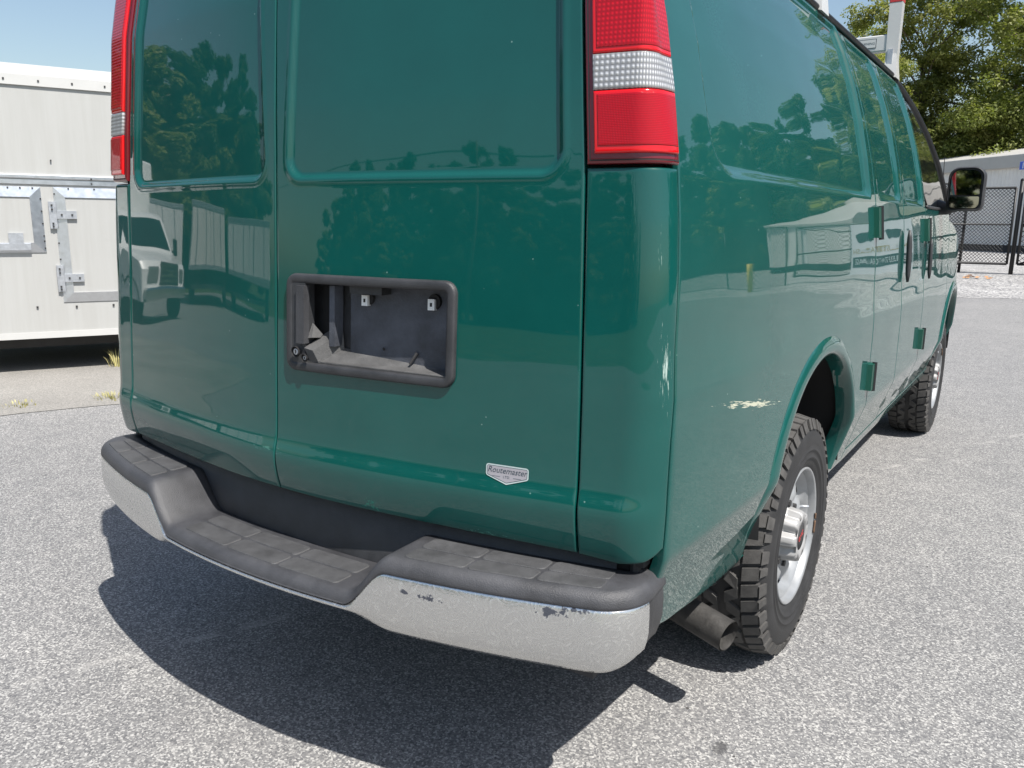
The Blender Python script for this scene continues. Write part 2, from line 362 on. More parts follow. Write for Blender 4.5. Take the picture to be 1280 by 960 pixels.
def chrome_mat():
    m, n, b = newmat('scratched_chrome'); tc = N(n, 'ShaderNodeTexCoord'); P = tc.outputs['Object']
    wv = N(n, 'ShaderNodeTexNoise', i_Scale=9., i_Detail=2.); n.links.new(P, wv.inputs['Vector'])
    ad = N(n, 'ShaderNodeVectorMath', operation='MULTIPLY_ADD'); n.links.new(wv.outputs['Color'], ad.inputs[0]); ad.inputs[1].default_value = (.22, .22, .22); n.links.new(P, ad.inputs[2])
    r = N(n, 'ShaderNodeTexWave', wave_type='RINGS', i_Scale=30., i_Distortion=9., i_Detail=5.); n.links.new(ad.outputs[0], r.inputs['Vector'])
    f = N(n, 'ShaderNodeTexNoise', i_Scale=170., i_Detail=4., i_Roughness=.7); n.links.new(P, f.inputs['Vector'])
    k = mth(n, 'MULTIPLY', ramp(n, r.outputs[0], [(.74, 0.), (1., .9)]), ramp(n, f.outputs[0], [(.4, .1), (.65, 1.)]))
    c = mixc(n, k, (.63, .63, .62), (.78, .78, .76))
    sx = N(n, 'ShaderNodeSeparateXYZ'); n.links.new(P, sx.inputs[0]); pn_ = N(n, 'ShaderNodeTexNoise', i_Scale=55., i_Detail=5., i_Roughness=.7); n.links.new(P, pn_.inputs['Vector'])
    peel = None
    for (x0, z0, rx, rz) in ((.535, .590, .035, .010), (.49, .592, .018, .006), (.80, .605, .030, .012), (.845, .617, .035, .006)):
        dx = mth(n, 'MULTIPLY', mth(n, 'ADD', sx.outputs[0], -x0), 1/rx); dz = mth(n, 'MULTIPLY', mth(n, 'ADD', sx.outputs[2], -z0), 1/rz)
        rr = mth(n, 'SQRT', mth(n, 'ADD', mth(n, 'MULTIPLY', dx, dx), mth(n, 'MULTIPLY', dz, dz)))
        v = ramp(n, mth(n, 'SUBTRACT', pn_.outputs[0], mth(n, 'MULTIPLY', rr, .20)), [(.36, 0.), (.40, 1.)]); peel = v if peel is None else mth(n, 'MAXIMUM', peel, v)
    c = mixc(n, peel, c, (.05, .055, .07)); n.links.new(c, b.inputs['Base Color'])
    n.links.new(mth(n, 'MULTIPLY', mth(n, 'SUBTRACT', 1., peel), .9), b.inputs['Metallic'])
    n.links.new(mth(n, 'ADD', mth(n, 'MULTIPLY', k, .30), mth(n, 'ADD', mth(n, 'MULTIPLY', f.outputs[0], .20), .10)), b.inputs['Roughness'])
    bp = N(n, 'ShaderNodeBump', i_Strength=.22, i_Distance=.002)
    n.links.new(mth(n, 'ADD', mth(n, 'MULTIPLY', r.outputs[0], .35), f.outputs[0]), bp.inputs['Height']); n.links.new(bp.outputs[0], b.inputs['Normal'])
    return m
M['chrome'] = chrome_mat()
M['chrome_plain'] = simple('plain_chrome', (.7, .7, .7), .12, metal=1.)
# ------------------------------------------------------------------ ground
def sheet(name, P, z, mat, sub=1, **k):
    V = [(x, y, z if np.isscalar(z) else z(x, y)) for (x, y) in P]
    return obj(name, V, [tuple(range(len(V)))], mat, kind='structure', smooth=False, **k)
sheet('ground', [(-600, -600), (600, -600), (600, 600), (-600, 600)], -.012, M['field'])
sheet('parking_lot', [(-30, -18), (60, -18), (60, 24), (-30, 24)], 0., M['asphalt'])
# gravel rises gently from the lot to the yard behind the fence
gl, gr = at(1190, 372, 2, 0.), at(1280, 362, 2, 0.)
sl = (gr[1]-gl[1])/(gr[0]-gl[0]); 
def gy(x): return gl[1] + .55*(x-gl[0]) if x > -6 else gl[1]-3
xs = np.linspace(-30, 55, 60); rows = []
for t, z in ((0, .004), (.15, .03), (1, .235)):
    rows.append([(x, min(gy(x), 19.6)*(1-t)+21.6*t, z) for x in xs])
rows.append([(x, 75, .30) for x in xs]); rows.append([(x, 140, .30) for x in xs])
V = np.array(rows).reshape(-1, 3); obj('gravel_yard', V, grid_faces(len(rows), len(xs)), M['gravel'], kind='structure')
# old concrete apron beside the white trailer
a, b_ = at(0, 520, 2, 0.), at(150, 505, 2, 0.); dd = (b_-a)[:2]/np.linalg.norm((b_-a)[:2]); pn = np.array([-dd[1], dd[0]])
edge = []
for i in range(61):
    t = -6 + 16*i/60; q = a[:2] + dd*t + pn*(rng.normal()*.018); edge.append((q[0], q[1]))
far = [tuple(a[:2] + dd*10 + pn*9), tuple(a[:2] - dd*6 + pn*9)]
sheet('concrete_apron', edge + far, .004, M['concrete'])
# ------------------------------------------------------------------ the green van: skin of the body as a function of girth s and height z
def plan_pts():
    p = []; y0, m, q, xc, r = -1.2763, .190, .35, .872, .1044
    f = lambda x: y0 + m*(math.sqrt(x*x+q*q)-q)
    for i in range(120): p.append((xc*i/120, f(xc*i/120)))
    x, y = xc, f(xc); a0 = math.atan(m*x/math.sqrt(x*x+q*q)); a1 = math.pi/2-.06
    ax, ay = x-r*math.sin(a0), y+r*math.cos(a0)
    for i in range(61):
        a = a0+(a1-a0)*i/60; p.append((ax+r*math.sin(a), ay-r*math.cos(a)))
    x0, y1 = p[-1]; L = .6; W = math.tan(.06)*L; yy = y1
    while yy < 3.3:
        yy += .02; p.append((x0+W*(1-math.exp(-(yy-y1)/L)), yy))
    xe, y2 = p[-1]
    while yy < 4.25:
        yy += .02; p.append((xe-.16*((yy-y2)/.95)**3, yy))
    return np.array(p)
PL = plan_pts(); SL = np.concatenate([[0], np.cumsum(np.hypot(*np.diff(PL, axis=0).T))])
DS = np.array([(.40, .095), (.46, .070), (.55, .045), (.682, .002), (.69, .0), (.72, 0), (.80, 0), (.95, .001), (1.02, .003), (1.06, .0075), (1.12, .0125), (1.20, .0155), (1.27, .019), (1.36, .026), (1.45, .037), (1.59, .064), (1.73, .099), (1.86, .139), (1.97, .181), (2.05, .219), (2.10, .25)])
DR = np.array([(.60, .05), (.66, .030), (.70, .014), (.74, .005), (.78, .0), (.80, .001), (.826, .010), (.87, .0138), (1.0, .0205), (1.2, .0318), (1.45, .0445), (1.6, .052), (1.87, .0715), (2.0, .095), (2.10, .145)])
def smooth_tab(tab, wdt):
    z = np.arange(.38, 2.14, .004); v = np.interp(z, tab[:, 0], tab[:, 1])
    k = np.hanning(wdt*2+3); k /= k.sum(); return z, np.convolve(np.pad(v, wdt+1, mode='reflect', reflect_type='odd'), k, 'valid')
ZS, VS = smooth_tab(DS, 4); ZR, VR = smooth_tab(DR, 6)
def wobble(s, z):      # pressed sheet is never quite flat
    return .00045*np.sin(6.1*s+2.3*z+1.)*np.sin(9.7*z-3.1*s) + .00028*np.sin(15.*s-4.*z+.7)*np.sin(13.*z+6.*s+2.)
def surf(s, z, off=0.):
    s = np.asarray(s, float); z = np.asarray(z, float)
    sg = np.where(s < 0, -1., 1.); a = np.abs(s); e = .012
    x = np.interp(a, SL, PL[:, 0]); y = np.interp(a, SL, PL[:, 1])
    def dif(k):
        lo = a-e; q = np.interp(np.abs(lo), SL, PL[:, k]); q = np.where((lo < 0) & (k == 0), -q, q)
        return np.interp(a+e, SL, PL[:, k]) - q
    tx, ty = dif(0), dif(1); n = np.hypot(tx, ty); nx, ny = ty/n, -tx/n
    d = np.interp(z, ZS, VS)*nx*nx + np.interp(z, ZR, VR)*ny*ny - off - wobble(s, z)
    return np.stack([sg*(x-nx*d), y-ny*d, z+0*x], -1)
def s_of_y(y): return float(np.interp(y, PL[140:, 1], SL[140:]))
def fn(v): return v if callable(v) else (lambda t: np.full_like(np.asarray(t, float), v))
def tab(*p):
    p = np.array(p); return lambda t: np.interp(t, p[:, 0], p[:, 1])
def rr_sdf(s, z, s0, s1, z0, z1, r):
    qx = np.abs(s-(s0+s1)/2) - (s1-s0)/2 + r; qz = np.abs(z-(z0+z1)/2) - (z1-z0)/2 + r
    return np.hypot(np.maximum(qx, 0), np.maximum(qz, 0)) + np.minimum(np.maximum(qx, qz), 0) - r
def sstep(x): x = np.clip(x, 0, 1); return x*x*(3-2*x)
def panel(name, mat, parent, s0, s1, z0, z1, res=.006, off=0., er=.004, disp=None, hole=None, skirt=.022, crad=0., flip=False, **kw):
    s0, s1, z0, z1 = map(fn, (s0, s1, z0, z1))
    zm = np.array([(float(z0(0.))+float(z1(0.)))/2]) if False else None
    za, zb_ = float(np.mean(z0(np.array([s0(1.), s1(1.)])))), float(np.mean(z1(np.array([s0(1.), s1(1.)]))))
    wd = float(s1((za+zb_)/2) - s0((za+zb_)/2)); ht = zb_ - za
    def cuts(L):
        ed = [0., er*.12, er*.3, er*.6, er, er*1.8] if er > 0 else [0.]
        n = max(2, int((L-2*ed[-1])/res)); c = list(np.linspace(ed[-1], L-ed[-1], n+1))
        return np.array(ed[:-1] + c + [L-q for q in ed[:-1]][::-1])
    U, W = cuts(wd), cuts(ht); u, v = np.meshgrid(U, W)
    sn = s0((za+zb_)/2) + u
    z = z0(sn) + (z1(sn)-z0(sn))*(v/ht); s = s0(z) + (s1(z)-s0(z))*(u/wd)
    d = np.minimum(np.minimum(u, wd-u), np.minimum(v, ht-v))
    if crad:
        qx = np.abs(u-wd/2)-wd/2+crad; qz = np.abs(v-ht/2)-ht/2+crad; d = -(np.hypot(np.maximum(qx, 0), np.maximum(qz, 0)) + np.minimum(np.maximum(qx, qz), 0) - crad)
    inn = np.where(d < er, er-np.sqrt(np.maximum(er*er-(er-np.clip(d, 0, er))**2, 0)), 0.) if er > 0 else 0.*d
    o = off - inn
    if disp is not None: o = o + disp(s, z)
    V = surf(s, z, o).reshape(-1, 3); m = len(U); F = grid_faces(len(W), m)
    uv = np.stack([s, z], -1).reshape(-1, 2)
    kill = np.zeros(len(F), bool)
    if crad: kill |= (d.reshape(-1)[F] < -1e-4).any(1)
    if hole is not None:
        h = hole(s, z)                      # signed distance, negative inside
        kill |= (h.reshape(-1)[F].mean(1) < 0)
    F = F[~kill]
    if skirt:
        ring = list(range(m)) + [i*m+m-1 for i in range(1, len(W))] + [(len(W)-1)*m+j for j in range(m-2, -1, -1)] + [i*m for i in range(len(W)-2, 0, -1)]
        rs, rz = s.reshape(-1)[ring], z.reshape(-1)[ring]
        V2 = surf(rs, rz, off-er-skirt); n0 = len(V); k = len(ring); V = np.concatenate([V, V2]); uv = np.concatenate([uv, np.stack([rs, rz], -1)])
        i = np.arange(k); j = (i+1) % k; r_ = np.array(ring)
        S = np.stack([r_[j], r_[i], n0+i, n0+j], -1)
        if not crad: F = np.concatenate([F, S])
    if flip: F = F[:, ::-1]
    used = np.unique(F); mp = -np.ones(len(V), int); mp[used] = np.arange(len(used))
    return obj(name, V[used], mp[F], mat, parent, uv=uv[used], **kw)

van = empty('cargo_van', (0, 0, 0), label='glossy dark green cargo van with black and chrome step bumper', cat='van')
# inner dark shell that closes the gaps
ARY, ARZ = .02, .58
def arch_e(y, z, y0, a, b): return np.hypot((y-y0)/a, (z-ARZ)/b) - 1.
S_, Z_ = np.meshgrid(np.arange(-5.05, 5.06, .05), np.arange(.46, 2.11, .05)); V = surf(S_, Z_, -.034); F = grid_faces(*S_.shape)
cen = V.reshape(-1, 3)[F].mean(1)
side = np.abs(cen[:, 0]) > .7
kill = side & ((arch_e(cen[:, 1], cen[:, 2], ARY, .56, .52) < 0) | (arch_e(cen[:, 1], cen[:, 2], 3.43, .56, .50) < 0))
# the recess of the plate holder and the windscreen area stay open
kill |= (np.abs(cen[:, 0]-.28) < .30) & (np.abs(cen[:, 2]-1.12) < .17) & (cen[:, 1] < -1)
kill |= (cen[:, 1] > 2.0) & (cen[:, 2] > 1.40)
obj('inner_shell', V.reshape(-1, 3), F[~kill], M['black'], van)
MB().box((0, 1.4, .50), (.86, 2.6, .05)).box((.45, 1.4, .40), (.05, 2.5, .06)).box((-.45, 1.4, .40), (.05, 2.5, .06)).box((0, 0, .40), (.72, .06, .06)).box((0, 3.43, .40), (.72, .06, .06)).box((-.15, -.75, .44), (.45, .28, .09)).build('underbody', M['steel_dark'], van)

# seams
SEAM_D = tab((.6, .806), (.70, .804), (1.01, .800), (1.32, .792), (1.47, .788), (1.75, .768), (2.0, .755))
SEAM_C = tab((.6, .992), (.70, .996), (.94, 1.004), (1.17, 1.024), (1.46, 1.044), (1.61, 1.064), (1.77, 1.092), (2.05, 1.14))
GAP = .0019
PLATE = (.046, .517, 1.008, 1.234)
def rec_door(sgn):
    def f(s, z):
        a = np.abs(s); sh = np.where(a > .4, -.055, .055)*(z-1.46)
        d = rr_sdf(a-sh, z, .043, .738, 1.452, 2.6, .045)
        return -.010*sstep((-d+.004)/.010) + .0016*np.exp(-((d-.009)/.006)**2)
    return f
pz = lambda s, z: rr_sdf(s, z, PLATE[0]+.012, PLATE[1]-.012, PLATE[2]+.012, PLATE[3]-.012, .02)
door_bot = tab((-.9, .690), (0, .700), (.9, .690))
panel('rear_door', M['paint_rear'], van, GAP, lambda z: SEAM_D(z)-GAP, door_bot, 1.985, .005, disp=rec_door(1), hole=pz, label='right rear door carrying the licence plate recess')
panel('rear_door', M['paint_rear'], van, lambda z: -SEAM_D(z)+GAP, -GAP, door_bot, 1.985, .005, disp=rec_door(-1), label='left rear door without a handle')
pb = tab((.79, .690), (.90, .682), (.965, .690), (.985, .70), (1.01, .716))
panel('corner_pillar', M['paint_pillar'], van, lambda z: SEAM_D(z)+GAP, lambda z: SEAM_C(z)-GAP, pb, 1.4585, .006, er=.005)
panel('corner_pillar', M['paint_pillar'], van, lambda z: -SEAM_C(z)+GAP, lambda z: -SEAM_D(z)-GAP, lambda s: pb(-s), 1.4585, .012, er=.008)
panel('rear_header', M['paint'], van, lambda z: -1.10, 1.10, 1.992, 2.10, .02)
# side skins
YA, YB, YC, YF = .725, 1.345, 2.02, 3.02
SA, SB, SC, SF = map(s_of_y, (YA, YB, YC, YF))
def y_of_s(s): return np.interp(np.abs(s), SL, PL[:, 1])
def rec_side(s, z):
    a = np.abs(s)
    lean = .10*np.maximum(z-1.60, 0)
    d = rr_sdf(a-lean, z, 1.222, SA-.075, 1.468, 2.6, .105)
    d2 = rr_sdf(a-lean, z, 1.3, SA-.075, 1.468, 2.6, .03)     # tighter corner at the front end
    d = np.where(a > 2.0, d2, d)
    up = sstep((2.075-z)/.03)
    wd_ = .014+.012*sstep((1.55-z)/.05); return -.015*sstep((-d+wd_*.5)/wd_)*up
side_bot = tab((.9, .535), (1.03, .505), (1.2, .47), (1.5, .44), (5.2, .435))
hole_r = lambda s, z: arch_e(y_of_s(s), z, ARY, .478, .412)*.45
hole_f = lambda s, z: arch_e(y_of_s(s), z, 3.43, .478, .412)*.45
for sg in (1, -1):
    rs = .0045 if sg > 0 else .014
    lim = (lambda a, b: (a, b)) if sg > 0 else (lambda a, b: ((lambda z, b=b: -fn(b)(z)), (lambda z, a=a: -fn(a)(z))))
    sb = side_bot if sg > 0 else (lambda s: side_bot(-s))
    a, b = lim(lambda z: SEAM_C(z)+GAP, SA-GAP)
    panel('side_panel', M['paint_side'] if sg > 0 else M['paint'], van, a, b, sb, 2.085, rs, disp=rec_side, hole=hole_r, label='scuffed rear quarter panel with a blanked window' if sg > 0 else None)
    for (q0, q1) in ((SA, SB), (SB, SC)):
        a, b = lim(q0+GAP, q1-GAP)
        def rec(s, z, q0=q0, q1=q1):
            d = rr_sdf(np.abs(s), z, q0+.07, q1-.07, 1.468, 2.04, .03); return -.011*sstep((-d+.006)/.016)
        panel('side_door', M['paint'], van, a, b, lambda s: np.full_like(s, .50), 2.06, .010 if sg > 0 else .03, disp=rec)
    a, b = lim(SA+GAP, SF)
    panel('sill', M['paint'], van, a, b, lambda s: np.full_like(s, .435), .495, .02, er=.003)
    a, b = lim(SC+GAP, SF)
    panel('front_door', M['paint'], van, a, b, lambda s: np.full_like(s, .50), 1.455, .02, hole=hole_f)
    a, b = lim(SF+GAP, SL[-1]-.02)
    panel('front_fender', M['paint'], van, a, b, lambda s: np.full_like(s, .45), lambda s: 1.40-.24*sstep((np.abs(s)-SF)/1.2), .02, hole=hole_f)
    ya = tab((1.40, 3.10), (1.455, 3.05), (1.7, 2.84), (1.85, 2.62), (1.95, 2.42), (2.03, 2.17), (2.08, 2.0))
    a, b = lim(SC+.012, lambda z: SC + (ya(z)-YC) - .04)
    panel('window_glass', M['glass_dark'], van, a, b, lambda s: np.full_like(s, 1.463), 1.985, .02, off=-.006, er=.002)
    P = [surf(sg*(SC+(ya(z)-YC)), z, .0)+np.array([-.012*sg, 0, 0]) for z in np.linspace(1.44, 2.08, 22)]
    MB().tube(P, [.020]*22, 10).build('windscreen_pillar', M['blackpaint'], van, smooth=True)
    P = [surf(sg*s, 2.088, .004) for s in np.linspace(1.16, s_of_y(2.05), 60)]
    MB().tube(P, .011, 8).build('drip_rail', M['blackpaint'], van, smooth=True)
# arch flares
def flare(y0, name):
    th = np.linspace(R(-14), R(190), 90)
    prof = [(.050, -.003), (.044, .002), (.032, .007), (.016, .0105), (.004, .011), (-.006, .007), (-.010, -.004), (-.010, -.05)]
    V = np.zeros((len(th), len(prof), 3)); uv = []
    for i, t in enumerate(th):
        for j, (dr, o) in enumerate(prof):
            y = y0 + (.462+dr)*math.cos(t); z = ARZ + (.398+dr)*math.sin(t)
            s = s_of_y(y); p = surf(np.array(s), np.array(max(z, .40)), 0.); fd = float(sstep((R(192)-t)/R(30))); p = p + np.array([o*fd if o > 0 else o, 0, 0]); p[2] = z; V[i, j] = p; uv.append((s, z))
    return obj(name, V.reshape(-1, 3), grid_faces(len(th), len(prof)), M['paint'], van, uv=uv)
flare(ARY, 'wheel_arch_flare'); flare(3.43, 'wheel_arch_flare')
for y0 in (ARY, 3.43):
    th = np.linspace(R(-9), R(189), 40); V = []
    for t in th:
        for x in (.955, .90, .55):
            k = 1.0 if x > .92 else 1.02; V.append((x, y0+.470*k*math.cos(t), ARZ+.405*k*math.sin(t)))
    V = np.array(V); obj('wheel_liner', V, grid_faces(40, 3), M['black'], van)
    obj('wheel_liner', V*np.array([-1, 1, 1]), grid_faces(40, 3), M['black'], van)
# roof, windscreen, hood, nose
ys = np.linspace(-1.02, 2.05, 40); xs_ = np.linspace(-1, 1, 25); V = []
for y in ys:
    hw = surf(np.array(s_of_y(max(y, -1.02))), np.array(2.09), 0.)[0]-.004
    e = sstep((y+1.06)/.25); 
    for x in xs_: V.append((x*hw, y - .10*(1-x*x)*(1-e), 2.098 + .075*(1-x**2)**.7*(.45+.55*e)))
obj('roof', np.array(V), grid_faces(40, 25), M['paint'], van, uv=np.zeros((1000, 2)))
def loft(name, rows, mat):
    n = len(rows[0]); V = np.array(rows).reshape(-1, 3); obj(name, V, grid_faces(len(rows), n), mat, van, uv=V[:, :2])
tt = np.linspace(-1, 1, 17)
loft('windscreen', [[(x*hw, y+.18*(1-x*x), z) for x in tt] for (hw, y, z) in ((.74, 2.03, 2.10), (.765, 2.17, 2.03), (.79, 2.42, 1.95), (.83, 2.62, 1.85), (.88, 2.84, 1.70), (.92, 3.05, 1.45))], M['glass_dark'])
loft('hood', [[(x*hw, y+b*(1-x*x), z+.04*(1-x*x)) for x in tt] for (hw, y, z, b) in ((.95, 2.98, 1.42, .18), (.95, 3.5, 1.31, .15), (.90, 4.0, 1.20, .15), (.85, 4.24, 1.14, .14))], M['paint'])
loft('nose', [[(x*hw, y+.14*(1-x*x), z) for x in tt] for (hw, y, z) in ((.85, 4.24, 1.14), (.85, 4.26, .9), (.86, 4.24, .62), (.84, 4.18, .42))], M['plastic'])

# tail lights
def tail_light(sg):
    lo = lambda z: SEAM_D(z)+.0035; hi = lambda z: SEAM_C(z)-.0035
    def lim(a, b): return (a, b) if sg > 0 else ((lambda z: -b(z)), (lambda z: -a(z)))
    rs = .006 if sg > 0 else .012
    a, b = lim(lo, hi); h = panel('tail_light', M['lens_edge'], van, a, b, 1.4645, 2.02, rs, off=.006, er=.006, skirt=.02)
    a, b = lim(lambda z: lo(z)+.006, lambda z: hi(z)-.006)
    panel('seal_line', M['black'], h, a, b, 1.4705, 2.014, .02, off=.0064, er=0, skirt=0)
    a, b = lim(lambda z: lo(z)+.0085, lambda z: hi(z)-.0085)
    panel('lens_rim', M['lens_edge'], h, a, b, 1.473, 2.011, .02, off=.0070, er=.001, skirt=.002)
    a, b = lim(lambda z: lo(z)+.017, lambda z: hi(z)-.014)
    panel('red_lens', M['lens_hot'], h, a, b, 1.4835, 1.5965, rs, off=.013, er=.004, skirt=.006)
    panel('red_lens', M['lens_hot'], h, a, b, 1.6625, 2.0, rs, off=.013, er=.004, skirt=.006)
    panel('reversing_lens', M['lens_clear'], h, a, b, 1.5975, 1.6615, rs, off=.0134, er=.003, skirt=.006)
    a, b = lim(lambda z: lo(z)+.025, lambda z: hi(z)-.019)
    panel('reflex_lens', M['lens_reflex'], h, a, b, 1.497, 1.590, rs, off=.0146, er=.002, skirt=.003)
    panel('prism_lens', M['lens_red'], h, a, b, 1.672, 1.99, rs, off=.0146, er=.002, skirt=.003)
tail_light(1); tail_light(-1)

# bumper -------------------------------------------------------------
def bumper_path():
    p = []; k = .20
    for i in range(141):
        x = .875*i/140; p.append((x, -1.395+k*x*x))
    x, y = p[-1]; a0 = math.atan(2*k*x); r = .115; ax, ay = x-r*math.sin(a0), y+r*math.cos(a0)
    for i in range(1, 31):
        a = a0+(R(100)-a0)*i/30; p.append((ax+r*math.sin(a), ay-r*math.cos(a)))
    for i in range(1, 6): p.append((p[-1][0]-.001, p[-1][1]+.012))
    return np.array(p)
BP = bumper_path(); BP = np.concatenate([BP[::-1]*np.array([-1, 1]), BP[1:]])
def sec_z(x):   # 1 on the raised ends, 0 on the middle step
    return sstep((np.abs(x)-.325)/.115)
pad, chrome, padn = [], [], 0
for (x, y) in BP:
    k = float(sec_z(x)); zt = .556+.102*k; zc = .535+.093*k
    xi = np.clip(x, -.90, .90); inn = np.array([xi*.985, max(-1.215+.145*xi*xi, -1.3)]); o = np.array([x, y]); d = o-inn; L = np.linalg.norm(d); d = d/L
    pr = [(0, zt-.05), (.004, zt-.006), (.012, zt)] + [(L-.052+.0*i, zt) for i in (0,)] + [(L-.030+.030*math.sin(a), zt-.030+.030*math.cos(a)) for a in np.linspace(R(12), R(86), 8)] + [(L, zc-.004), (L-.006, zc-.010), (L-.02, zc-.010)]
    pad.append([(*(inn+d*q), z) for q, z in pr]); padn = len(pr)
    endr = max(0., (abs(x)-.86)/.13); zb = .508-.026*k+.055*endr**2
    pr = [(L-.012, zc-.002), (L-.003, zc-.004), (L+.000, zc-.012), (L+.002, zc-.3*(zc-zb)), (L+.0015, zc-.6*(zc-zb)), (L-.004, zb+.22*(zc-zb)), (L-.012, zb+.05*(zc-zb)), (L-.026, zb-.006), (L-.06, zb-.008)]
    chrome.append([(*(inn+d*q), z) for q, z in pr])
NE = 11
bum = obj('rear_bumper', np.array(chrome[NE:-NE]).reshape(-1, 3), grid_faces(len(BP)-2*NE, 9), M['chrome'], van, label='scratched chrome face of the rear step bumper')
V = np.array(pad).reshape(-1, 3); F = [tuple(f) for f in grid_faces(len(BP), padn)]
F += [tuple(range(padn)), tuple((len(BP)-1)*padn+i for i in range(padn))[::-1]]
padO = obj('step_pad', V, F, M['plastic_pad'], bum, label='grey moulded plastic step pad with a lowered middle')
PADV = np.array(pad)
def pad_pt(x, f, up=0.):     # a point on the flat of the pad: x across, f from 0 (van side) to 1 (front edge)
    xs0 = BP[:, 0]; i = int(np.clip(np.searchsorted(xs0, x), 1, len(xs0)-1)); t = (x-xs0[i-1])/(xs0[i]-xs0[i-1])
    A = PADV[i-1]*(1-t)+PADV[i]*t; return A[2]*(1-f)+A[4]*f + np.array([0, 0, up])
def plate(x0, x1, f0, f1, r=.012):
    # rounded tread plate standing 2 mm proud of the pad
    n = 5; ring = []
    for (sx, sf, a0) in ((x1, f1, 0), (x0, f1, 90), (x0, f0, 180), (x1, f0, 270)):
        for i in range(n):
            a = R(a0+90*i/(n-1)); rx = r*min(1., (x1-x0)/.06); rf = r/.16
            ring.append((sx-math.copysign(rx, sx-(x0+x1)/2)+rx*math.cos(a), sf-math.copysign(rf, sf-(f0+f1)/2)+rf*math.sin(a)))
    lo = [pad_pt(x, f, -.001) for x, f in ring]; hi = [pad_pt(x, f, .0008) for x, f in ring]
    cx_ = np.mean([q[0] for q in ring]); cf = np.mean([q[1] for q in ring])
    top = [pad_pt(cx_+(x-cx_)*.975, cf+(f-cf)*.95, .0026) for x, f in ring]; k = len(ring)
    F = [(i, (i+1) % k, k+(i+1) % k, k+i) for i in range(k)] + [(k+i, k+(i+1) % k, 2*k+(i+1) % k, 2*k+i) for i in range(k)] + [tuple(2*k+i for i in range(k))]
    return obj('tread_plate', lo+hi+top, F, M['pad_tread'], bum, smooth=False)
for (xa, xb_) in ((-.285, -.098), (-.092, .092), (.098, .285)):
    plate(xa, xb_, .14, .52); plate(xa, xb_, .56, .97)
for sg in (1, -1):
    for (xa, xb_) in ((.465, .604), (.610, .748), (.754, .88)):
        q = (xa, xb_) if sg > 0 else (-xb_, -xa)
        plate(*q, .12, .54); plate(*q, .58, .99)
# dark panel behind the step and the bumper end caps
V = [];
for x in np.linspace(-.86, .86, 50):
    y = -1.222+.145*x*x
    V += [(x, y, .50), (x, y+.004, .70), (x, y+.05, .72)]
obj('bumper_back_panel', np.array(V), grid_faces(50, 3), M['plastic'], van)
for sg in (1, -1):
    rows_ = np.array(chrome[-NE-2:] if sg > 0 else chrome[:NE+2][::-1]); cen_ = np.array([sg*.86, -1.06]); rows_[:, :, :2] = rows_[:, :, :2] + (cen_-rows_[:, :, :2])*.06
    extra = [rows_[-1] + np.array([-sg*.02*i, .03*i, 0]) for i in (1, 2)]
    rows_ = np.concatenate([rows_, np.array(extra)]); obj('bumper_end_cap', rows_.reshape(-1, 3), grid_faces(len(rows_), 9), M['plastic'], bum)
    MB().tube([(sg*.895, -1.095, .655), (sg*.895, -1.095, .69)], .012, 8).box((sg*.895, -1.09, .676), (.022, .015, .006)).build('body_mount', M['steel_dark'], van)

# licence plate recess -------------------------------------------------
s0, s1, z0, z1 = PLATE
def frame_ring(ins, off, n=8, rad=.028):
    r = max(rad-ins, .006); P = []
    for (cs, cz, a0) in ((s1-ins-r, z1-ins-r, 0), (s0+ins+r, z1-ins-r, 90), (s0+ins+r, z0+ins+r, 180), (s1-ins-r, z0+ins+r, 270)):
        for i in range(n):
            a = R(a0+90*i/(n-1)); P.append((cs+r*math.cos(a), cz+r*math.sin(a)))
    # more points along the straight runs
    Q = []
    for i in range(len(P)):
        a, b = np.array(P[i]), np.array(P[(i+1) % len(P)]); m = 12 if np.linalg.norm(b-a) > .05 else 1
        for t in range(m): Q.append(a+(b-a)*t/m)
    Q = np.array(Q); return surf(Q[:, 0], Q[:, 1], off)
rings = [frame_ring(-.001, -.002), frame_ring(0, .006), frame_ring(.0015, .0095), frame_ring(.0045, .0115), frame_ring(.016, .0110), frame_ring(.0200, .0090), frame_ring(.0215, .004), frame_ring(.026, -.052)]
k = len(rings[0]); V = np.concatenate(rings); F = [(r*k+i, r*k+(i+1) % k, (r+1)*k+(i+1) % k, (r+1)*k+i) for r in range(len(rings)-1) for i in range(k)]
F.append(tuple((len(rings)-1)*k+i for i in range(k)))
M['ledge'] = simple('sunlit_ledge_plastic', (.080, .080, .081), .6, noise=.4, nscale=12, bump=.3, bscale=300)  # sunlight on the recess ledge put into the colour, paler than the frame
M['tray'] = simple('dusty_recess_plastic', (.060, .066, .082), .6, noise=.6, nscale=7, bump=.3, bscale=200)
ph = obj('plate_holder', V, F, M['plastic'], van, label='empty black licence plate recess with an inside door handle'); shade_auto(ph, 50)
def tray_pt(s, z, o=-.050): return surf(np.array(s), np.array(z), o)
def sbox(name, sa, sb, za, zb_, oa, ob, mat, parent, b=.002, sk=0.):
    """box between skin offsets oa and ob"""
    P = []
    for o in (oa, ob):
        for (s, z) in ((sa, za), (sb, za), (sb, zb_), (sa, zb_)): P.append(tray_pt(s+sk*(z-za), z, o))
    ob_ = MB().hexa(P).build(name, mat, parent); return shade_auto(ob_, 30)
sbox('tray', s0+.155, s1-.024, z0+.024, z1-.026, -.0515, -.046, M['tray'], ph)
P = [tray_pt(s0+.10, z0+.0225, -.050), tray_pt(s1-.026, z0+.0225, -.050), tray_pt(s1-.026, z0+.028, -.050), tray_pt(s0+.10, z0+.056, -.050),
     tray_pt(s0+.06, z0+.0225, .004), tray_pt(s1-.024, z0+.0225, .004), tray_pt(s1-.024, z0+.0245, .004), tray_pt(s0+.06, z0+.0260, .004)]
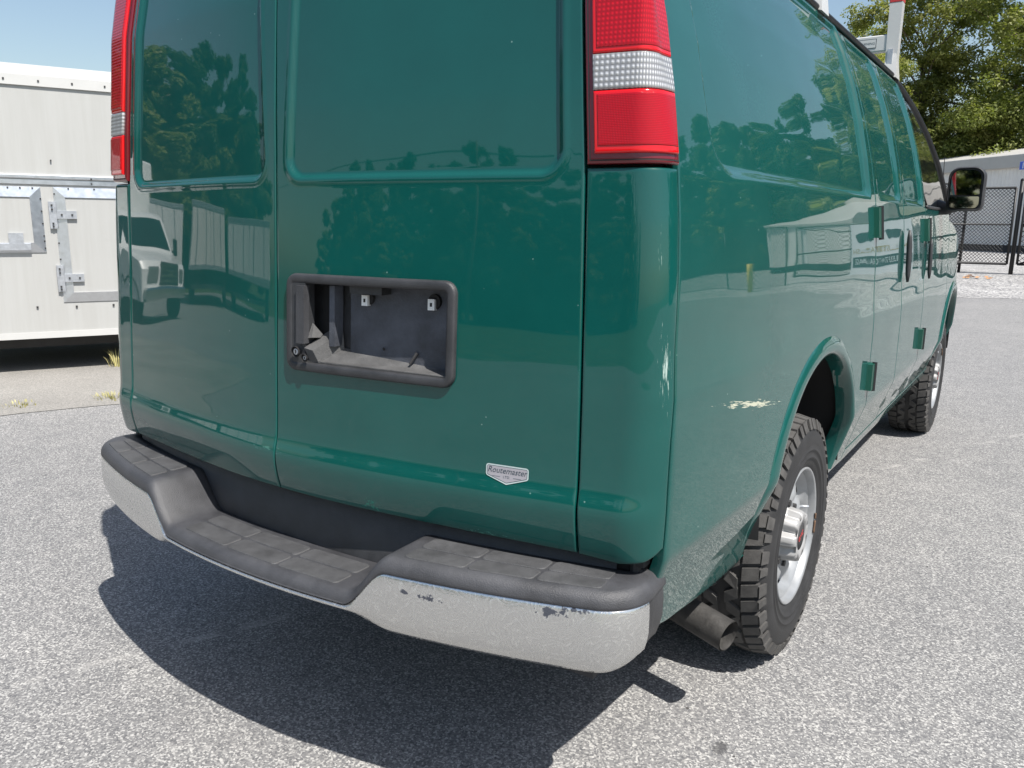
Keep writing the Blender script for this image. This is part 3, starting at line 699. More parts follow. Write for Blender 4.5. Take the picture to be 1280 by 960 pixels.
shade_auto(MB().hexa(P).build('bottom_ledge', M['ledge'], ph), 30)
sbox('handle_plate', s0+.018, s0+.064, z0+.019, z1-.020, -.02, .0095, M['plastic'], ph)
sbox('lamp_hood', s0+.18, s0+.27, z1-.040, z1-.0225, -.05, -.012, M['plastic'], ph)
for sc_ in (s0+.205, s1-.085):
    c = sbox('nut_clip', sc_-.0085, sc_+.0085, z1-.068, z1-.044, -.0455, -.034, M['clip'], ph)
    sbox('nut_clip_hole', sc_-.0025, sc_+.0025, z1-.060, z1-.052, -.0345, -.0332, M['black'], c)
    q = tray_pt(sc_+.004, z1-.05, -.05); MB().tube([q, q+np.array([0, -.008, 0])], .017, 12).build('clip_boss', M['black'], ph)
# handle: vertical paddle on the left with a folded wedge below it
sbox('door_handle', s0+.042, s0+.067, z0+.066, z1-.026, .0, .0175, M['plastic_pad'], ph)
sbox('handle_pocket', s0+.066, s0+.112, z0+.075, z1-.026, -.0515, -.047, M['black'], ph)
sbox('pocket_rib', s0+.112, s0+.128, z0+.060, z1-.026, -.050, -.020, M['tray'], ph)
P = [tray_pt(s0+.070, z0+.026, .002), tray_pt(s0+.100, z0+.022, .002), tray_pt(s0+.135, z0+.030, -.05), tray_pt(s0+.075, z0+.040, -.05),
     tray_pt(s0+.064, z0+.056, .013), tray_pt(s0+.090, z0+.052, .012), tray_pt(s0+.128, z0+.090, -.05), tray_pt(s0+.085, z0+.092, -.05)]
shade_auto(MB().hexa(P).build('latch_cover', M['ledge'], ph), 20)
P = [tray_pt(s0+.066, z0+.080, -.02), tray_pt(s0+.084, z0+.078, -.02), tray_pt(s0+.082, z0+.084, -.03), tray_pt(s0+.066, z0+.090, -.03),
     tray_pt(s0+.066, z0+.078, .004), tray_pt(s0+.080, z0+.080, .004), tray_pt(s0+.070, z0+.110, -.012), tray_pt(s0+.066, z0+.112, -.012)]
shade_auto(MB().hexa(P).build('latch_wedge', M['ledge'], ph), 20)
for (ss, zz, rr_) in ((s0+.043, z0+.046, .0125), (s0+.072, z0+.034, .0085)):
    q = tray_pt(ss, zz, .010); lk = MB().lathe([(-.012, rr_), (-.008, rr_*1.05), (-.0065, rr_*.9), (-.006, rr_*.75), (-.004, rr_*.7), (-.004, .0001)], c=q, axis=1, n=20).build('lock_cylinder', M['black'], ph, smooth=True)
    MB().lathe([(-.0085, rr_*.62), (-.0095, rr_*.55), (-.0095, .0001)], c=q, axis=1, n=16).build('lock_face', M['galv'], lk)
    MB().box(q+np.array([0, -.0100, 0]), (.0012, .0006, rr_*.35)).build('key_slot', M['black'], lk)
q = tray_pt(s0+.255, z0+.062, -.045); MB().lathe([(-.002, .004), (-.002, .0001)], c=q, axis=1, n=12).build('screw_hole', M['black'], ph)
q = tray_pt(s0+.345, z0+.060, -.045); MB().tube([q, q+np.array([-.012, -.012, -.026])], [.004, .003], 8).build('screw', M['steel_dark'], ph)

# sticker -------------------------------------------------------------
STK = (.597, .695, .834, .858, .818)
def sticker_ring(ins):
    a, b, c, d, e = STK; m = (a+b)/2; r = .006
    pts = []
    def arc(cs, cz, a0, a1):
        for i in range(6):
            t = R(a0+(a1-a0)*i/5); pts.append((cs+max(r-ins, .001)*math.cos(t), cz+max(r-ins, .001)*math.sin(t)))
    arc(b-r, d-r, 0, 90); arc(a+r, d-r, 90, 180); arc(a+r, c+r*.6, 180, 255); pts.append((m, e+ins*1.1)); arc(b-r, c+r*.6, 285, 360)
    return np.array(pts)
def sticker_face(ins, off, mat, name, parent):
    p = sticker_ring(ins); m = np.array([p[:, 0].mean(), .84]); V = [surf(m[0], m[1], off)]
    for f in (.5, 1.): q = m+(p-m)*f; V += list(surf(q[:, 0], q[:, 1], off))
    k = len(p); F = [(0, 1+i, 1+(i+1) % k) for i in range(k)] + [(1+i, 1+k+i, 1+k+(i+1) % k, 1+(i+1) % k) for i in range(k)]
    return obj(name, V, F, mat, parent)
stk = sticker_face(0, .0012, M['sticker_edge'], 'dealer_sticker', van); stk['label'] = 'small silver dealer sticker'
sticker_face(.0028, .0016, M['ink'], 'sticker_line', stk); sticker_face(.0038, .0020, M['sticker'], 'sticker_face', stk)
def letters(body, s, z, size, shear, parent, mat, off, space=1.):
    V, F = text_mesh(body, size, shear, space=space); P = surf(s+V[:, 0], z+V[:, 1], off); return obj('lettering', P, F, mat, parent, smooth=False)
letters('Routemaster', .646, .8465, .0175, .28, stk, M['ink'], .0024, .98)
letters('LTD.', .646, .8335, .0075, 0, stk, M['ink'], .0024, 1.1)
for c_ in (.622, .670): sbox('sticker_rule', c_-.009, c_+.009, .8332, .8338, .0018, .0025, M['ink'], stk)

# hinges and handle on the side doors ---------------------------------
def hinge(s, z, h, wd):
    a = sbox('door_hinge', s-wd, s+wd*.25, z-h, z+h, -.002, .020, M['paint_dull'], van)
    sbox('hinge_leaf', s+wd*.30, s+wd*1.2, z-h*.9, z+h*.95, -.002, .014, M['paint_dull'], a)
    p0, p1 = tray_pt(s+wd*.3, z-h*1.12, .018), tray_pt(s+wd*.3, z+h*1.08, .018); MB().tube([p0, p1], .009, 8).build('hinge_pin', M['blackpaint'], a)
hinge(SA-.01, 1.372, .055, .034); hinge(SA-.012, .80, .050, .034); hinge(SC-.01, 1.345, .055, .045); hinge(SC-.01, .80, .050, .04)
p = [tray_pt(SB+.05, z, .016) for z in np.linspace(1.12, 1.345, 8)]; hd = MB().tube(p, [.005, .010, .0115, .0115, .0115, .0115, .010, .005], 10).build('side_door_handle', M['plastic'], van, smooth=True)
p = [tray_pt(SC+.09, z, .014) for z in np.linspace(1.10, 1.30, 8)]; MB().tube(p, [.005, .009, .010, .010, .010, .010, .009, .005], 10).build('front_door_handle', M['plastic'], van, smooth=True)
# a window moulding line at the belt of the front door
MB().tube([surf(np.array(s), np.array(1.46), .003) for s in np.linspace(SC+.01, SF-.02, 12)], .007, 6).build('belt_moulding', M['plastic'], van, smooth=True)

# wheels ----------------------------------------------------------------
RW = .389
def tyre_mesh():
    hw = .122
    prof = [(-.100, .214), (-.112, .225), (-hw, .270), (-hw-.004, .305), (-hw+.004, .345), (-.103, .369), (-.085, RW-.0125), (0, RW-.010), (.085, RW-.0125), (.103, .369), (hw-.004, .345), (hw+.003, .322), (hw+.004, .300), (hw+.002, .285), (hw+.0045, .283), (hw+.0045, .279), (hw+.001, .276), (hw, .262), (hw+.003, .259), (hw+.003, .254), (hw-.002, .250), (hw-.004, .240), (.112, .225), (.100, .214)]
    m = MB().lathe(prof, axis=0, n=96); return mesh_from('tyre', m.V, m.F)
def tread_mesh():
    m = MB(); nb = 46
    rowdef = [(.060, .109, 0., .80), (.012, .054, .5, .78), (-.054, -.012, .0, .78), (-.109, -.060, .5, .80)]
    for (xa, xb_, ph_, fill) in rowdef:
        for b in range(nb):
            a0 = 2*math.pi*(b+ph_)/nb; a1 = a0+2*math.pi/nb*fill
            sh = abs(xa+xb_)/2 > .07
            jit = rng.uniform(-.004, .004); xo = (xa if xa < 0 else xb_)
            x0_, x1_ = xa+(jit if not sh else 0), xb_+(jit if not sh else 0)
            am = (a0+a1)/2; sk = .035*(1 if (b % 2) else -1) if not sh else .012
            V = []
            def P(x, a, r): return (x, r*math.cos(a), r*math.sin(a))
            def rtop(x): return RW - (.0 if abs(x) < .085 else .010*((abs(x)-.085)/.024)**2)
            for rr_ in (0, 1):
                for (x, a) in ((x0_, a0+sk), (x1_, a0-sk), (x1_, a1-sk), (x0_, a1+sk)):
                    ins = .0016 if rr_ else 0
                    xx = x+(ins if x == x0_ else -ins); aa = a + (ins/RW if a < am+abs(sk)*0 and (a == a0+sk or a == a0-sk) else -ins/RW)
                    V.append(P(xx, aa, rtop(x) if rr_ else RW-.0145-(.012 if sh and abs(x) > .1 else 0)))
            m.hexa(V)
            if sh:     # shoulder lug running down the side wall
                sgx = 1 if xa > 0 else -1; w0 = a0+(a1-a0)*.05; w1 = a0+(a1-a0)*(.95 if b % 2 else .62)
                L = []
                for o in (0, 1):
                    e = -.003 if not o else .0035
                    for (rad, xq) in ((.377, .1085), (.347, .1195)):
                        for a in ((w0, w1) if rad > .36 else (w1, w0)): L.append(P(sgx*(xq+e), a, rad+(e if rad > .36 else 0)))
                m.hexa(L)
    return mesh_from('tread', m.V, m.F, smooth=False)
def wheel_disc():
    m = MB()
    prof = [(.108, .2215), (.113, .2225), (.116, .219), (.112, .213), (.098, .209), (.085, .203), (.03, .196), (-.10, .196), (-.10, .214)]
    m.lathe(prof, axis=0, n=72)
    na = 96; rad = [.205, .195, .182, .168, .155, .140, .128, .112, .098, .085, .05, .001]
    xx = [.080, .072, .052, .046, .044, .046, .052, .060, .064, .064, .060, .060]
    V = []; F = []
    for a in range(na):
        an = 2*math.pi*a/na; d = ((a % 12)-6)/6.
        for r_, x in zip(rad, xx):
            spoke = .012*max(0., math.cos(math.pi*d*.95+math.pi))*(1 if .10 < r_ < .19 else 0)*math.sin(math.pi*min(1, max(0, (r_-.10)/.09)))
            V.append((x+spoke*2.2+.012, r_*math.cos(an), r_*math.sin(an)))
    k = len(rad)
    for a in range(na):
        for i in range(k-1):
            inhole = 3 <= (a % 12) <= 8 and .126 <= rad[i+1] and rad[i] <= .183
            if inhole: continue
            F.append((a*k+i, a*k+i+1, ((a+1) % na)*k+i+1, ((a+1) % na)*k+i))
    m.add(V, F); return mesh_from('wheel', m.V, m.F)
def drum_mesh():
    m = MB().lathe([(-.02, .001), (-.02, .17), (-.09, .19)], axis=0, n=32); return mesh_from('brake_drum', m.V, m.F)
def cap_mesh():
    V = []; F = []; na = 96; prof = [(.060, .098), (.070, .093), (.085, .088), (.118, .083), (.126, .078), (.128, .070), (.1265, .048), (.1235, .047), (.1235, .001)]
    k = len(prof)
    for a in range(na):
        an = 2*math.pi*a/na; fl = .5+.5*math.cos(8*an); rib = .0026*math.cos(40*an)
        for i, (x, r_) in enumerate(prof):
            q = r_ - (.020*fl**2 + rib if 1 <= i <= 4 else 0); V.append((x, q*math.cos(an), q*math.sin(an)))
    for a in range(na):
        for i in range(k-1): F.append((a*k+i, a*k+i+1, ((a+1) % na)*k+i+1, ((a+1) % na)*k+i))
    return mesh_from('center_cap', V, F)
def lug_mesh():
    m = MB()
    for b in range(8):
        a = 2*math.pi*(b+.5)/8; m.tube([(.055, .092*math.cos(a), .092*math.sin(a)), (.092, .092*math.cos(a), .092*math.sin(a))], .0125, 6)
    return mesh_from('lug', m.V, m.F, smooth=False)
me_t, me_tr, me_d, me_c, me_dr = tyre_mesh(), tread_mesh(), wheel_disc(), cap_mesh(), drum_mesh()
for me, mt in ((me_t, 'rubber'), (me_tr, 'rubber_tread'), (me_d, 'rim'), (me_c, 'cap'), (me_dr, 'black')): me.materials.append(M[mt])
a_ = MB().lathe([(0, .044), (.0006, .044), (.0006, .0001)], c=(.1236, 0, 0), axis=0, n=32); me_e = mesh_from('cap_badge', a_.V, a_.F); me_e.materials.append(M['steel_dark'])
Vt, Ft = text_mesh('GMC', .024, 0., .0004); Vt = np.stack([.1250+Vt[:, 2], Vt[:, 0], Vt[:, 1]], -1); me_g = mesh_from('badge_letters', Vt, Ft, smooth=False); me_g.materials.append(M['red_paint'])
lug = MB()
for b in range(8):
    a = 2*math.pi*(b+.5)/8; lug.tube([(.055, .101*math.cos(a), .101*math.sin(a)), (.084, .101*math.cos(a), .101*math.sin(a))], .011, 6)
me_l = mesh_from('lug_nut', lug.V, lug.F, smooth=False); me_l.materials.append(M['steel_dark'])
vs = MB().tube([(.05, .150, -.02), (.085, .162, -.01), (.105, .168, -.01)], [.005, .0055, .004], 8); me_v = mesh_from('valve_stem', vs.V, vs.F); me_v.materials.append(M['galv'])
wt_ = MB()
for (a0, a1) in ((-.62, -.42), (-.39, -.30)):
    P_ = [(.117, .214*math.cos(a), .214*math.sin(a)) for a in np.linspace(a0, a1, 6)]; wt_.tube(P_, .0035, 6)
me_w = mesh_from('balance_weight', wt_.V, wt_.F); me_w.materials.append(M['rust'])
for (x, y, fl, rot) in ((.838, .0, 1, .35), (.838, 3.43, 1, 1.2), (-.838, .0, -1, .7), (-.838, 3.43, -1, .2)):
    wh = bpy.data.objects.new('wheel', me_d); link(wh, van); wh.location = (x, y, RW-.006); wh.rotation_euler = (rot, 0, 0 if fl > 0 else math.pi)
    for nm, me in (('tyre', me_t), ('tyre_tread', me_tr), ('center_cap', me_c), ('brake_drum', me_dr), ('cap_badge', me_e), ('badge_letters', me_g), ('lug_nuts', me_l), ('valve_stem', me_v), ('balance_weights', me_w)):
        link(bpy.data.objects.new(nm, me), wh, kind='stuff' if nm in ('tyre_tread', 'lug_nuts', 'balance_weights') else None)
# exhaust
ex = MB().tube([(.30, -.50, .40), (.50, -.46, .37), (.62, -.48, .325), (.72, -.50, .302), (.925, -.548, .270)], [.034, .036, .040, .044, .044], 22, caps=False)
ex.tube([(.925, -.548, .270), (.90, -.542, .2735), (.70, -.495, .305)], [.0405, .0405, .0405], 22, caps=False)
q0 = np.array([.925, -.50, .268]); exo = ex.build('exhaust_pipe', M['exhaust'], van, smooth=True)
# mirror on the passenger door -----------------------------------------
YM = 2.52
def mp(u, v, y=YM): return at(u, v, 1, y)
tl, tr_, br, bl = mp(1184, 209), mp(1230, 208), mp(1231, 262), mp(1184, 266)
c = (tl+tr_+br+bl)/4; hx = (tr_[0]-tl[0]+br[0]-bl[0])/4; hz = (tl[2]-bl[2]+tr_[2]-br[2])/4
def rring(cx_, cz, ax_, az, rtop, rbot, y, n=7):
    P = []
    for (sx, sz, a0, r_) in ((1, 1, 0, rtop), (-1, 1, 90, rtop), (-1, -1, 180, rbot), (1, -1, 270, rbot)):
        for i in range(n):
            a = R(a0+90*i/(n-1)); P.append((cx_+sx*(ax_-r_)+r_*math.cos(a), y, cz+sz*(az-r_)+r_*math.sin(a)))
    return np.array(P)
rg = [rring(c[0], c[2], hx*.86, hz*.90, .05, .03, YM+.008), rring(c[0], c[2], hx*.93, hz*.95, .05, .03, YM-.004), rring(c[0], c[2], hx, hz, .055, .035, YM+.004), rring(c[0]+.004, c[2], hx, hz, .055, .035, YM+.05), rring(c[0], c[2]-.005, hx*.9, hz*.9, .05, .04, YM+.10), rring(c[0]-.01, c[2]-.01, hx*.55, hz*.6, .04, .03, YM+.125)]
k = len(rg[0]); F = [(r_*k+i, r_*k+(i+1) % k, (r_+1)*k+(i+1) % k, (r_+1)*k+i) for r_ in range(len(rg)-1) for i in range(k)] + [tuple((len(rg)-1)*k+i for i in range(k)), tuple(range(k))[::-1]]
mir = obj('wing_mirror', np.concatenate(rg), F, M['plastic'], van); shade_auto(mir, 60)
hs = hz*.86; zsplit = c[2]-hz*.30
def pane(nm, z0_, z1_, rt, rb, tx):
    P = rring(c[0]-.002, (z0_+z1_)/2, hx*.80, (z1_-z0_)/2, rt, rb, YM-.002); P[:, 1] += (P[:, 0]-c[0])*tx; Q = P.copy(); Q[:, 1] += .006
    n = len(P); obj(nm, np.concatenate([P, Q]), [tuple(range(n))] + [(i, n+i, n+(i+1) % n, (i+1) % n) for i in range(n)], M['mirror'], mir, smooth=False)
pane('mirror_glass', zsplit+.004, c[2]+hs, .045, .008, .03); pane('blind_spot_glass', c[2]-hs, zsplit-.004, .008, .025, .10)
pa = surf(np.array(s_of_y(YM+.10)), np.array(1.47), -.01)
arm = MB(); a0_, a1_ = pa, np.array([c[0]-hx*.5, YM+.06, c[2]-hz*.72])
arm.tube([a0_+np.array([-.05, 0, -.005]), a0_, (a0_+a1_)/2+np.array([0, 0, -.012]), a1_], [.045, .042, .034, .035], 12).build('mirror_arm', M['plastic'], mir, smooth=True)
# aerial beside the windscreen
p = at(1178, 237, 1, 3.25); q = at(1181, 196, 1, 3.25); MB().tube([p+np.array([0, 0, -.25]), p, q], [.004, .003, .002], 6).build('aerial', M['blackpaint'], van)

# ladder rack -------------------------------------------------------------
rack = None
for k_, (yr, uf) in enumerate(((.52, None), (1.98, 1))):
    hw = .735; m = MB()
    foot = surf(np.array(s_of_y(yr)), np.array(2.088), .0); x0_ = foot[0]-.012
    par = van if rack is None else rack
    po = None
    for sg in (1, -1):
        post = MB().hexa([(sg*(x0_-.03), yr-.05, 2.095), (sg*(x0_+.035), yr-.05, 2.075), (sg*(x0_+.035), yr+.05, 2.075), (sg*(x0_-.03), yr+.05, 2.095),
                   (sg*(x0_-.02), yr-.028, 2.20), (sg*(x0_+.022), yr-.028, 2.20), (sg*(x0_+.022), yr+.028, 2.20), (sg*(x0_-.02), yr+.028, 2.20)])
        pp = MB().hexa([(sg*(x0_-.026), yr-.030, 2.15), (sg*(x0_+.026), yr-.030, 2.15), (sg*(x0_+.026), yr+.030, 2.15), (sg*(x0_-.026), yr+.030, 2.15),
                   (sg*(x0_-.030), yr-.03, 2.425), (sg*(x0_+.028), yr-.03, 2.425), (sg*(x0_+.028), yr+.03, 2.425), (sg*(x0_-.030), yr+.03, 2.425)]).build('ladder_rack_post', M['whiteb'], van)
        post.build('post_foot', M['whiteb'], pp); po = po or pp
    MB().box((0, yr+.002, 2.245), (x0_-.02, .028, .038), b=.005).build('rack_crossbar', M['whiteb'], po)
    for sg in (1, -1):
        MB().box((sg*x0_-sg*.001, yr, 2.474), (.0305, .0315, .05), b=.004).build('red_tip', M['red_paint'], po)
        MB().box((sg*(x0_-.005), yr-.034, 2.15), (.012, .006, .06)).box((sg*(x0_+.012), yr-.034, 2.115), (.008, .008, .008)).build('clamp_bolt', M['galv'], po)
    lb = MB().box((.62, yr-.0270, 2.246), (.045, .0008, .022)).build('rack_label', M['ink'], po)
    MB().box((.62, yr-.0278, 2.246), (.042, .0008, .019)).build('rack_label_face', M['whiteb'], po)
    Vt, Ft = text_mesh('WARNING', .016, 0.); obj('rack_label_text', np.stack([.62+Vt[:, 0], np.full(len(Vt), yr-.0290), 2.246+Vt[:, 1]], -1), Ft, M['ink'], po, smooth=False)
# ------------------------------------------------------------------ white enclosed trailer on the left
TE = np.array([-5.97, .60, 0.]); TD = np.array([.437, .9, 0.]); TD /= np.linalg.norm(TD); TN = np.array([TD[1], -TD[0], 0.])
trl = empty('enclosed_trailer', TE, math.atan2(TD[1], TD[0]), label='white enclosed trailer with aluminium rails and hinged side doors', cat='trailer')
def tp(u, v):        # pixel on the trailer's side -> (along, height)
    p = at_plane(u, v, TE, TN); return float((p-TE)@TD), float(p[2])
def tz(u, v): return tp(u, v)[1]
def tl_(u, v): return tp(u, v)[0]
def tbox(name, l0, l1, z0, z1, out, mat=None, parent=None, inn=.0, b=0.):
    """box standing proud of the side by out (local -y is out)"""
    return MB().box(((l0+l1)/2, (inn-out)/2, (z0+z1)/2), ((l1-l0)/2, (out+inn)/2, (z1-z0)/2), b=b).build(name, mat or M['alu'], parent or trl)
LA, LB = -.75, 6.2
zb, zm0, zm1, zt0, zt1 = tz(70, 417), tz(70, 231), tz(70, 219), tz(70, 110), tz(70, 97)
ztop = tz(70, 88)
MB().box(((LA+LB)/2, 1.2, (zb+zt1)/2), ((LB-LA)/2, 1.2-.002, (zt1-zb)/2)).build('body_box', M['white'], trl)
MB().hexa([(LA, -.012, zt1), (LB, -.012, zt1), (LB, 2.41, zt1), (LA, 2.41, zt1), (LA+.05, .14, ztop+.05), (LB-.05, .14, ztop+.05), (LB-.05, 2.3, ztop+.05), (LA+.05, 2.3, ztop+.05)]).build('roof_cap', M['white'], trl)
tbox('top_rail', LA, LB, zt0, zt1, .016, M['whiteb'], inn=.01)
tbox('middle_rail', LA, LB, zm0+.045, zm1, .022, inn=.01, b=.008); tbox('middle_rail_lip', LA, LB, zm0, zm0+.040, .010, inn=.01)
tbox('bottom_rail', LA, LB, zb-.035, zb+.02, .008, M['whiteb'], inn=.05)
def frame(name, l0, l1, z0, z1, wd, out=.02):
    q = [(l0, z0), (l1, z0), (l1, z1), (l0, z1)]; k = [(l0+wd, z0+wd), (l1-wd, z0+wd), (l1-wd, z1-wd), (l0+wd, z1-wd)]
    for i in range(4):
        j = (i+1) % 4; A, B_, C_, D_ = q[i], q[j], k[j], k[i]
        P = [(*A, 0), (*B_, 0), (*C_, 0), (*D_, 0)]
        lo = [(p[0], .004, p[1]) for p in P]
        hi = [(A[0], -.006, A[1]), (B_[0], -.006, B_[1]), (C_[0], -out, C_[1]), (D_[0], -out, D_[1])]
        hi = [(h[0]+(.003 if h[0] < (l0+l1)/2 else -.003), h[1], h[2]+(.003 if h[2] < (z0+z1)/2 else -.003)) for h in hi]
        o = MB().hexa(lo+hi).build(name, M['alu'], trl); shade_auto(o, 25)
dl = tl_(53, 260); zlo = tz(55, 316); zhi = tz(50, 233.5)
frame('door_frame', LA+.06, dl, zlo, zhi, .085); tbox('compartment_door', LA+.13, dl-.07, zlo+.07, zhi-.07, .010, M['white'])
dr = tl_(72, 300); zlo2 = tz(82, 378); zhi2 = tz(65, 233.5)
frame('door_frame', dr, dr+1.9, zlo2, zhi2, .085); tbox('compartment_door', dr+.07, dr+1.83, zlo2+.07, zhi2-.07, .010, M['white'])
def t_hinge(u, v, parts=((0, 0, .045, .11), (.10, .012, .10, .045))):
    l, z = tp(u, v)
    h = tbox('strap_hinge', l-.045, l+.012, z-.115, z+.115, .024, M['galv'])
    tbox('hinge_strap', l+.013, l+.165, z-.030, z+.038, .034, M['galv'], h)
    q = MB()
    for (a, b) in ((-.02, .085), (-.02, .05), (-.02, -.07), (-.02, -.095), (.05, .004), (.13, .004)): q.box((l+a, -.030 if a < 0 else -.037, z+b), (.007, .006, .007))
    q.build('hinge_bolts', M['steel_dark'], h, kind='stuff')
t_hinge(69, 269); t_hinge(79, 348)
l, z = tp(22, 306); lt = tbox('door_latch', l-.19, l+.10, z-.045, z+.01, .036, M['galv']); tbox('latch_tongue', l-.06, l+.05, z+.0105, z+.10, .030, M['galv'], lt)
q = MB()
for i in range(30):
    q.box((LA+.25*i+.02, -.018, (zt0+zt1)/2), (.007, .005, .007))
    if i % 3 == 0: q.box((LA+.25*i+.1, -.0245, zm0+.055), (.007, .005, .007)); q.box((LA+.25*i+.1, -.013, zm0+.015), (.006, .005, .006))
for i in range(9):
    q.box((dr+.12+.2*i, -.010, zhi2-.012), (.006, .006, .006)); q.box((dr+.008, -.010, zlo2+.1+.14*i), (.006, .006, .006)); q.box((dl-.008, -.010, zlo+.04+.105*i if zlo+.04+.105*i < zhi else zlo+.1), (.006, .006, .006)); q.box((dl-.06-.09*i, -.010, zhi-.012), (.006, .006, .006))
for (u, v) in ((96, 383), (47, 384), (142, 381)): a, b = tp(u, v); q.box((a, -.004, b), (.008, .006, .008))
q.build('rivets', M['steel_dark'], trl, kind='stuff')
MB().box(((LA+LB)/2, 1.2, zb-.10), ((LB-LA)/2-.1, .85, .06)).box(((LA+LB)/2, .32, zb-.09), ((LB-LA)/2-.1, .05, .055)).build('chassis', M['steel_dark'], trl)
for lx in (2.5, 3.4):
    for yy in (.22, 2.18):
        m = MB().lathe([(-.09, .17), (-.1, .20), (-.1, .30), (-.07, .335), (.07, .335), (.1, .30), (.1, .20), (.09, .17), (.05, .15), (.05, .001)], c=(lx, yy, .335), axis=1, n=32); m.build('trailer_wheel', M['rubber'], trl, smooth=True)

# ------------------------------------------------------------------ weeds and dry leaves
def weed(u, v, n, h, label, spread=.10):
    p = at(u, v, 2, .004); V = []; F = []
    for i in range(n):
        a = rng.uniform(0, 2*math.pi); r = spread*rng.random()**.7; b = np.array([r*math.cos(a), r*math.sin(a), 0]); hh = h*rng.uniform(.5, 1.1)
        t = np.array([math.cos(a), math.sin(a), 0])*hh*rng.uniform(.2, .9); wv = np.array([-math.sin(a+rng.normal()), math.cos(a), 0])*.004
        k = len(V); V += [b-wv, b+wv, b+t*.4+wv*.8+np.array([0, 0, hh*.65]), b+t*.4-wv*.8+np.array([0, 0, hh*.65]), b+t+np.array([0, 0, hh])]
        F += [(k, k+1, k+2, k+3), (k+3, k+2, k+4)]
    o = obj('weed_tuft', V, F, M['weed'], label=label, cat='weed', group='weeds in the concrete'); o.location = p
weed(140, 497, 70, .045, 'yellow green weed tuft in the pavement crack beside the van', .15)
weed(146, 458, 40, .17, 'upright weed growing under the edge of the white trailer', .07)
weed(24, 506, 40, .03, 'flat yellowish weed patch on the concrete apron', .13)
p = at(1222, 347, 1, 19.9); V = []; F = []
for i in range(14):
    c_ = np.array([rng.uniform(-.28, .28), rng.uniform(-.12, .12), rng.uniform(.0, .07)]); a = rng.uniform(0, 6.28); u_ = np.array([math.cos(a), math.sin(a), .2])*.06; v_ = np.array([-math.sin(a), math.cos(a), .5])*.035
    k = len(V); V += [c_-u_, c_-v_, c_+u_, c_+v_]; F.append((k, k+1, k+2, k+3))
o = obj('dry_leaves', V, F, M['dryleaf'], label='small heap of brown dry leaves on the white gravel', cat='leaves'); o.location = (p[0], 19.9, .185)

# ------------------------------------------------------------------ chain link fence and gate
def chain(parent, x0, x1, z0, z1, y, pitch=.085, r=.0045):
    V = []; F = []
    w_, h_ = x1-x0, z1-z0; n = int((w_+h_)/pitch)
    for sg in (1, -1):
        for i in range(n+1):
            c_ = i*pitch
            a = max(0., c_-h_); b = min(w_, c_)
            if b-a < .01: continue
            pa, pb_ = (x0+a, z0+c_-a), (x0+b, z0+c_-b)
            if sg < 0: pa, pb_ = (x0+x1-pa[0], pa[1]), (x0+x1-pb_[0], pb_[1])
            yy = y+.004*sg; k = len(V)
            for (px, pz_) in (pa, pb_): V += [(px-r, yy, pz_-r*sg), (px+r, yy, pz_+r*sg), (px, yy-r*1.4, pz_)]
            F += [(k, k+1, k+4, k+3), (k+1, k+2, k+5, k+4), (k+2, k, k+3, k+5)]
    return obj('chain_link_mesh', V, F, M['blackpaint'], parent, smooth=False, kind='stuff')
FY = 21.5; GZ = .215
fen = empty('chain_link_fence', (0, FY, GZ), label='black chain link fence panel with a tall top rail on the gravel', cat='fence')
def pole(name, parent, a, b, r): return MB().tube([a, b], r, 10).build(name, M['blackpaint'], parent, smooth=True)
for x in (-12.6, -9.6, -6.6, -3.6, -.60): pole('post', fen, (x, 0, 0), (x, 0, 2.30), .035)
pole('top_rail', fen, (-12.6, 0, 2.285), (-.60, 0, 2.285), .026); chain(fen, -12.6, -.6, .02, 2.27, .03)
gate = empty('sliding_gate', (0, FY-.16, GZ), label='black framed chain link gate between the fence and the grey building', cat='gate')
for z in (2.155, 1.255, .275): pole('rail', gate, (-5.4, 0, z), (.46, 0, z), .030 if z != 1.255 else .020)
for x in (-5.4, -3.2, -1.42, .46): pole('upright', gate, (x, 0, .275), (x, 0, 2.155), .030 if x > .4 else .022)
chain(gate, -5.4, .46, .29, 2.14, .02)
gp = obj('gate_post', *(lambda m: (m.V, m.F))(MB().tube([(.565, FY-.05, GZ-.02), (.565, FY-.05, GZ+2.34)], .05, 12).tube([(.565, FY-.05, GZ+2.34), (.565, FY-.05, GZ+2.37), (.565, FY-.05, GZ+2.39)], [.055, .045, .01], 12)), M['blackpaint'], label='thick black post at the end of the sliding gate', cat='post')
g2 = empty('swing_gate', (0, FY-.12, GZ), label='black chain link gate with diagonal braces carrying the moustache banner', cat='gate')
for z in (2.155, 1.255, .275): pole('rail', g2, (.68, 0, z), (7.6, 0, z), .03)
for x in (.68, 3.2, 7.6): pole('upright', g2, (x, 0, .275), (x, 0, 2.155), .03)
pole('brace', g2, (.68, 0, .275), (3.2, 0, 1.255), .02); pole('brace', g2, (3.2, 0, 1.255), (7.6, 0, 2.155), .02); chain(g2, .68, 7.6, .29, 2.14, .02, .12)
f2 = empty('chain_link_fence', (0, FY, GZ), label='black chain link fence panel beyond the swing gate', cat='fence')
for x in np.arange(7.9, 23, 3.): pole('post', f2, (x, 0, 0), (x, 0, 2.30), .035)
pole('top_rail', f2, (7.9, 0, 2.285), (22.9, 0, 2.285), .026); chain(f2, 7.9, 22.9, .02, 2.27, .03, .14)
ban = obj('banner', *(lambda m: (m.V, m.F))(MB().box((4.6, FY-.19, GZ+1.15), (.95, .006, .95))), M['paleline'], label='white banner with a black moustache tied to the swing gate', cat='banner', smooth=False)
V = []; 
